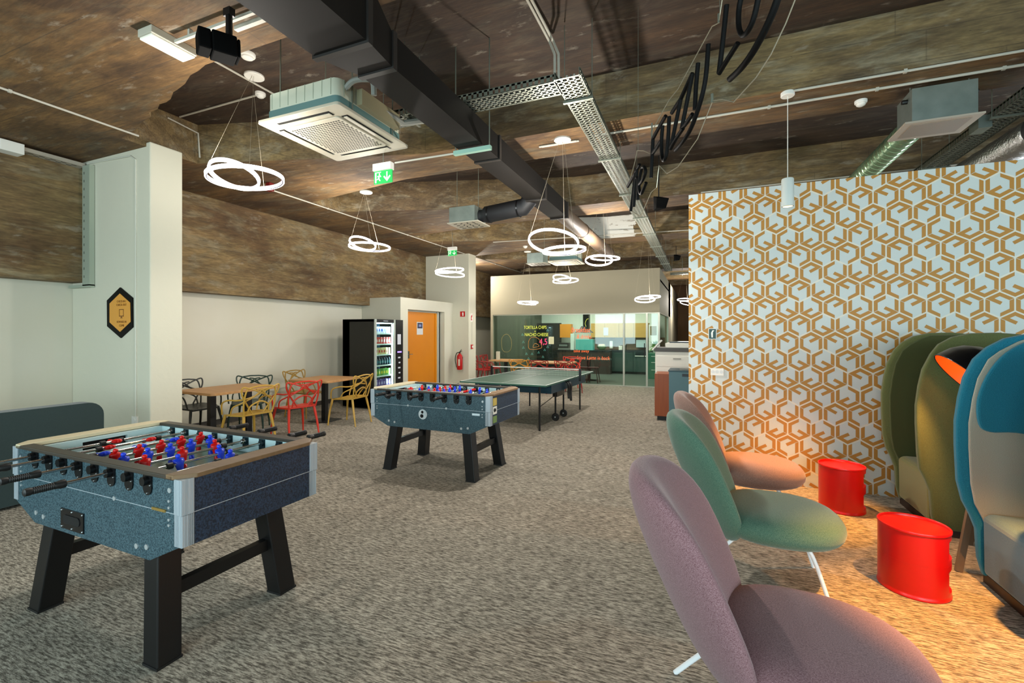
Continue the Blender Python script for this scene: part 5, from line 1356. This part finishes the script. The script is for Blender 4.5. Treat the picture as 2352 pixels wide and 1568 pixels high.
fg = thing('white_cupboard', 'white cupboard with a brown glass pane at the right end of the kitchen', 'cupboard', ((a.x + b.x) / 2, 17.5, 0))
MB().box(a.x, b.x, 17.5, 17.86, .89, a.z).build('body', M_whitepl, fg); MB().box(a.x + .05, b.x - .06, 17.49, 17.5, 1.45, a.z - .06).build('glass_door', mat('brown_glass', '#857048', .3), fg)
def kbox(nm, u0, u1, v0, v1, y, dpt, m, label, cat):
    a, b = P(u0, v0, y=y), P(u1, v1, y=y); single(MB().box(a.x, b.x, y, y + dpt, b.z, a.z), nm, m, label, cat, bevel=.01)
kbox('paper_dispenser', 1461, 1483, 780, 798, 17.6, .2, mat('grey_blue_plastic', '#b9cbd0', .4), 'grey-blue paper towel dispenser on the kitchen splashback', 'dispenser')
kbox('soap_dispenser', 1400, 1407, 783, 800, 17.6, .12, M_whitepl, 'small white soap dispenser left of the paper towel dispenser', 'dispenser')
kbox('utensil_box', 1421, 1429, 794, 806, 17.55, .12, M_whitepl, 'upright white box on the worktop beside the tap', 'box')
kbox('serving_tray', 1405, 1439, 805.5, 811, 17.4, .25, M_whitepl, 'long low white tray on the kitchen worktop', 'tray')
kbox('food_box', 1442, 1454, 806, 811.5, 17.4, .2, mat('cream_card', '#cfcabb', .6), 'small cream box right of the low white tray', 'box')
kbox('poster', 1386, 1397, 752, 770, 17.49, .008, mat('poster_grey', '#c9c6cf', .5), 'white poster with grey blots on the yellow cabinet door', 'poster')
bw = P(1382, 806, y=17.45); b_ = MB().lathe([(.08, 0), (.16, .05), (.20, .13), (.19, .13), (.15, .05), (.0, .02)], 20, (bw.x, bw.y, .89), caps=False)
single(b_, 'salad_bowl', mat('pale_green_bowl', '#8fae7d', .3), 'pale green bowl on the kitchen worktop under the wall cabinets', 'bowl', smooth=40)
for k in range(5):
    single(MB().sphere((bw.x + .07 * math.cos(k * 1.26), bw.y + .07 * math.sin(k * 1.26), 1.04), .065, 10, 7), 'bread_roll', mat('bread_cream', '#cfc39a', .7), 'one of the cream rolls heaped in the pale green bowl', 'bread', 'rolls in the pale green bowl', smooth=True)
# coffee corner
M_st = mat('brushed_steel', '#9da19f', .3, .7)
cf = thing('coffee_machine', 'steel coffee machine below the single orange cabinet', 'coffee machine', (-4.6, 17.4, .89))
a, b = P(1282, 787, y=16.9), P(1306, 806, y=16.9)
MB().box(a.x, b.x, 16.9, 17.25, .95, a.z).build('body', mat('machine_black', '#1f2020', .35), cf); MB().box(a.x + .04, b.x - .05, 16.885, 16.9, 1.02, a.z - .06).build('front_plate', M_st, cf); MB().box(a.x, b.x, 16.88, 17.2, .89, .95).build('drip_tray', M_st, cf)
m = MB().box(P(1280, 806, y=16.8).x, P(1402, 806, y=16.8).x, 16.8, 17.1, .0, .86); m.mi = 1; m.box(P(1280, 806, y=16.8).x - .02, P(1402, 806, y=16.8).x, 16.76, 17.12, .86, .89)
single(m, 'service_counter', [mat('dark_brown_front', '#3a312c', .5), mat('black_worktop', '#22262a')], 'dark service counter carrying the coffee machine', 'counter')
kbox('glass_canister', 1310, 1318, 766, 804, 16.85, .12, mat('canister_white', '#cfd8d2', .3), 'tall pale canister right of the coffee machine', 'canister')
kbox('display_cooler', 1322, 1362, 779, 806, 16.85, .3, mat('cooler_teal', '#4f9a92', .35, emit=(.1, .35, .33), es=.25), 'teal lit display cooler behind the orange lettering', 'cooler')
hd_ = thing('extractor_hood', 'black pendant hood hanging on a black column above the kitchen bar', 'hood', (-3.0, 15.6, 2))
a, b = P(1339, 722, y=15.0), P(1352, 756, y=15.0); MB().box(a.x, b.x, 15.0, 15.2, b.z, 3.0).build('column', M_black, hd_)
c0 = P(1342, 764, y=15.1); MB().lathe([(.10, .22), (.16, .12), (.32, .0), (.30, .0)], 28, (c0.x, 15.1, c0.z), caps=False).build('hood', M_black, hd_, smooth=40)
# bar table and stools
bt = thing('bar_table', 'dark bar table behind the glass with dark red stools', 'table', (-2.9, 14.5, 0))
a, b = P(1300, 827, y=14.3), P(1397, 827, y=14.3)
MB().box(a.x, b.x, 14.3, 14.9, .66, .70).build('tabletop', mat('slate_top', '#4b5553', .4), bt); MB().box((a.x + b.x) / 2 - .05, (a.x + b.x) / 2 + .05, 14.55, 14.65, 0, .66).build('post', M_black, bt); MB().box((a.x + b.x) / 2 - .25, (a.x + b.x) / 2 + .25, 14.4, 14.8, 0, .012).build('base_plate', M_black, bt)
M_stool = mat('stool_dark_red', '#4d1c1a', .5)
for k, (u, w1) in enumerate(((1338, 'left'), (1363, 'right'))):
    q = P(u, 850, y=13.9); t = thing('bar_stool', 'dark red stool at the %s side of the bar table behind the glass' % w1, 'stool', (q.x, 13.9, 0))
    MB().lathe([(.0, .45), (.17, .45), (.175, .47), (.16, .49), (0, .49)], 18, (q.x, 13.9, 0), caps=False).build('seat', M_stool, t, smooth=40)
    for sx, sy in ((1, 1), (1, -1), (-1, 1), (-1, -1)): MB().cyl((q.x + sx * .11, 13.9 + sy * .11, .45), (q.x + sx * .17, 13.9 + sy * .17, 0), .014, 8).build('leg', M_stool, t)
    MB().tube(spline([(q.x - .16, 14.0, .47), (q.x - .17, 14.08, .68), (q.x, 14.12, .74), (q.x + .17, 14.08, .68), (q.x + .16, 14.0, .47)], 5), .013, 8).build('back_hoop', M_stool, t)
# plant on the drawer unit
pt = thing('potted_plant', 'trailing green plant on the drawer unit at the right end of the kitchen', 'plant', (-1.42, 15.95, .86))
MB().lathe([(.06, 0), (.09, .14), (.085, .14)], 16, (-1.42, 15.95, .86)).build('pot', M_whitepl, pt, smooth=40)
m = MB(); rp_ = random.Random(3)
for k in range(60):
    an = rp_.uniform(0, 2 * PI); l = rp_.uniform(.12, .34); up = rp_.uniform(-.15, .32)
    p0 = Vector((-1.42, 15.95, 1.0)); p2 = p0 + Vector((math.cos(an) * l, math.sin(an) * l, up)); p1 = (p0 + p2) / 2 + Vector((0, 0, .08)); s = Vector((-math.sin(an), math.cos(an), 0)) * .02
    m.add([p0, p1 + s, p2, p1 - s], [(0, 1, 2, 3)])
m.build('foliage', mat('leaf_green', '#5f8f3c', .5), pt); pt.children[-1]['kind'] = 'stuff'
kl = thing('kitchen_ceiling_lamp', 'round white ceiling lamp in the kitchen', 'ceiling light', (-2.0, 15.2, 2.95))
MB().lathe([(0, 0), (.3, 0), (.3, .04), (0, .04)], 32, (-2.0, 16.6, 2.90), caps=False).build('diffuser', mat('kitchen_lamp_glow', '#ffffff', .5, emit=(1, .97, .9), es=8), kl)
kbox('waste_column', 1139, 1145, 807, 832, 12.2, .12, mat('napkin_steel', '#b9b5a2', .4), 'upright napkin holder on the small table left of the glass wall', 'holder')

# hand lettering on the glass
def gl_text(body, u, v, hpx, m, label, shear=0, wpx=None):
    q = P(u, v, y=GY + .05); s = hpx * (q - Vector((0, 0, CH))).length / 1000 * 1.25
    o = text(body, s, m, None, (q.x, GY + .050, q.z), (PI / 2, 0, 0), 'glass_lettering', .0005, shear=shear)
    o['label'] = label; o['category'] = 'lettering'
    if wpx:
        bpy.context.view_layer.update()
        tw = P(u + wpx / 2, v, y=GY).x - P(u - wpx / 2, v, y=GY).x
        o.scale = (tw / max(o.dimensions.x, .01), 1, 1)
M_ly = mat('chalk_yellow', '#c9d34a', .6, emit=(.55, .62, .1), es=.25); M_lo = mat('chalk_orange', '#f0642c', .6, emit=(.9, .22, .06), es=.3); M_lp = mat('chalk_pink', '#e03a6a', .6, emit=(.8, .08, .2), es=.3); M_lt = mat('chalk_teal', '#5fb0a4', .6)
gl_text('TORTILLA CHIPS', 1229, 752, 8, M_ly, 'yellow lettering TORTILLA CHIPS on the glass wall', wpx=52)
gl_text('+', 1229, 761, 6, M_ly, 'yellow plus sign between two lines of lettering on the glass')
gl_text('NACHO CHEESE', 1232, 768.5, 8, M_ly, 'yellow lettering NACHO CHEESE on the glass wall', wpx=54)
gl_text('4,5', 1248, 785, 15, M_lp, 'pink price 4,5 on the glass wall', wpx=18)
gl_text('Breakfast', 1333, 758, 12, M_lo, 'orange lettering Breakfast at the top of the glass wall', .2, wpx=44)
gl_text('& drinks', 1341, 773, 10, M_lo, 'orange lettering of two words below Breakfast on the glass', .2, wpx=34)
gl_text('take away', 1335, 806, 7, M_lo, 'small orange lettering low on the glass before the display cooler', .1, wpx=36)
gl_text('Love Latte is back', 1362, 822, 9, M_lo, 'orange lettering along the lower part of the glass wall', .2, wpx=76)
def gline(pts, m, label, closed=True, r=.006):
    p = [P(u, v, y=GY + .045) for u, v in pts]; p = spline(p, 5, closed)
    single(MB().tube(p, r, 5, closed=closed), 'glass_drawing', m, label, 'drawing', smooth=True)
gline([(1215, 800), (1214, 785), (1219, 776), (1228, 774), (1238, 779), (1243, 791), (1244, 798), (1236, 801), (1226, 802)], mat('chalk_dull_orange', '#c78a3c', .6), 'orange outline drawing of a taco shape on the glass, under NACHO CHEESE')
gline([(1224, 797), (1228, 789), (1234, 790), (1238, 795), (1230, 797)], mat('chalk_dull_orange', '#c78a3c'), 'small yellow filling drawn inside the taco outline')
gline([(1152, 790), (1153, 776), (1160, 768), (1168, 769), (1174, 780), (1175, 795), (1170, 806), (1160, 808), (1154, 802)], mat('chalk_olive', '#8f8048', .6), 'faint oval outline drawing at the left of the glass wall')
gline([(1346, 750), (1344, 742), (1348, 733), (1352, 732)], M_ly, 'yellow-green arc drawn on the black column area of the glass', False)
rt = random.Random(6)
for i, (u, v) in enumerate(((1202, 785), (1202, 798), (1209, 812), (1222, 812), (1237, 809), (1251, 803), (1214, 823), (1247, 819), (1258, 796), (1258, 758), (1200, 768))):
    s = 2.2; m = MB(); p = [P(u - s, v + s, y=GY + .045), P(u + s, v + s, y=GY + .045), P(u, v - s, y=GY + .045)]; m.tube(p, .006, 4, closed=True)
    single(m, 'glass_triangle', M_lt, 'one of the small teal triangles drawn on the glass around the taco outline', 'drawing', 'teal triangles on the glass')
a, b = P(1260, 773, y=GY + .04), P(1272, 790, y=GY + .04)
nm = MB().box(a.x, b.x, GY + .045, GY + .05, b.z, a.z); nm.mi = 1
for k in range(5): nm.box(a.x + .02, b.x - .03, GY + .043, GY + .046, b.z + .03 + k * .035, b.z + .036 + k * .035)
single(nm, 'glass_notice', [mat('paper_cream', '#c9c9a4', .6), mat('ink_grey', '#8c8a6a', .6)], 'cream paper notice taped to the glass beside the pink price', 'notice')

# ================================================================== COPIER CORNER
M_cop = mat('copier_white', '#d9d7cc', .45); M_copg = mat('copier_grey', '#4a4844', .5)
cp = thing('office_copier', 'white office copier with grey top behind the teal bin', 'copier', (-.45, 9.3, 0))
MB().box(-.80, -.05, 9.0, 9.7, .04, 1.20).build('body', M_cop, cp, bevel=.01)
MB().box(-.82, -.03, 8.98, 9.7, 1.20, 1.27).build('scanner_band', M_copg, cp, bevel=.004)
MB().box(-.62, -.03, 9.02, 9.68, 1.27, 1.36).build('document_feeder', M_cop, cp, bevel=.01); MB().box(-.55, -.10, 9.1, 9.6, 1.36, 1.385).build('feeder_tray', M_blackpl, cp)
MB().add([(-.86, 8.98, 1.24), (-.70, 8.98, 1.42), (-.70, 9.2, 1.42), (-.86, 9.2, 1.24), (-.84, 8.98, 1.22), (-.68, 8.98, 1.40), (-.68, 9.2, 1.40), (-.84, 9.2, 1.22)], [(0, 1, 2, 3), (4, 7, 6, 5), (0, 4, 5, 1), (1, 5, 6, 2), (2, 6, 7, 3), (3, 7, 4, 0)]).build('control_screen', M_cop, cp)
for z in (.45, .70, .92): MB().box(-.77, -.08, 8.992, 9.0, z, z + .2).build('drawer', M_cop, cp, bevel=.003)
MB().box(-.48, -.34, 8.985, 8.993, 1.06, 1.08).build('badge', mat('badge_grey', '#8b8a80'), cp)
wc = thing('wooden_cabinet', 'orange-brown wooden cabinet on black feet beside the teal bin', 'cabinet', (-.62, 8.6, 0))
MB().box(-.76, -.46, 8.44, 8.98, .08, .83).build('carcass', mat('cherry_wood', '#9c4f22', .4, noise=((30, 30, 2), .3, '#8a4119')), wc, bevel=.004)
MB().box(-.72, -.5, 8.5, 8.9, 0, .08).build('foot', M_black, wc)
tb = thing('office_bin', 'teal grey bin cabinet half hidden by the patterned wall', 'bin', (-.25, 7.5, 0))
MB().box(-.45, .03, 7.3, 7.85, .02, .97).build('body', mat('bin_teal', '#47656c', .5), tb, bevel=.006)
MB().box(-.46, .04, 7.29, 7.86, .97, .985).build('lid', mat('bin_teal_dark', '#24414a', .4), tb); MB().box(-.26, -.16, 7.29, 7.30, .90, .94).build('latch', M_blackpl, tb)
MB().box(-.30, -.02, 7.4, 7.6, .985, 1.0).build('paper_stack', mat('grey_folder', '#6f726c', .6), tb)
# dark screen end and white bottle-like fitting at the passage
q = P(1575, 770, y=7.4)
# timber panelling in the passage behind
single(MB().box(-.3, 6.9, 19.0, 19.1, 0, 3.7), 'timber_screen', mat('timber_brown', '#7a5a28', .6, noise=((14, 1, .5), .3, '#5c411c')), 'brown timber screen at the end of the passage right of the kitchen', 'screen')
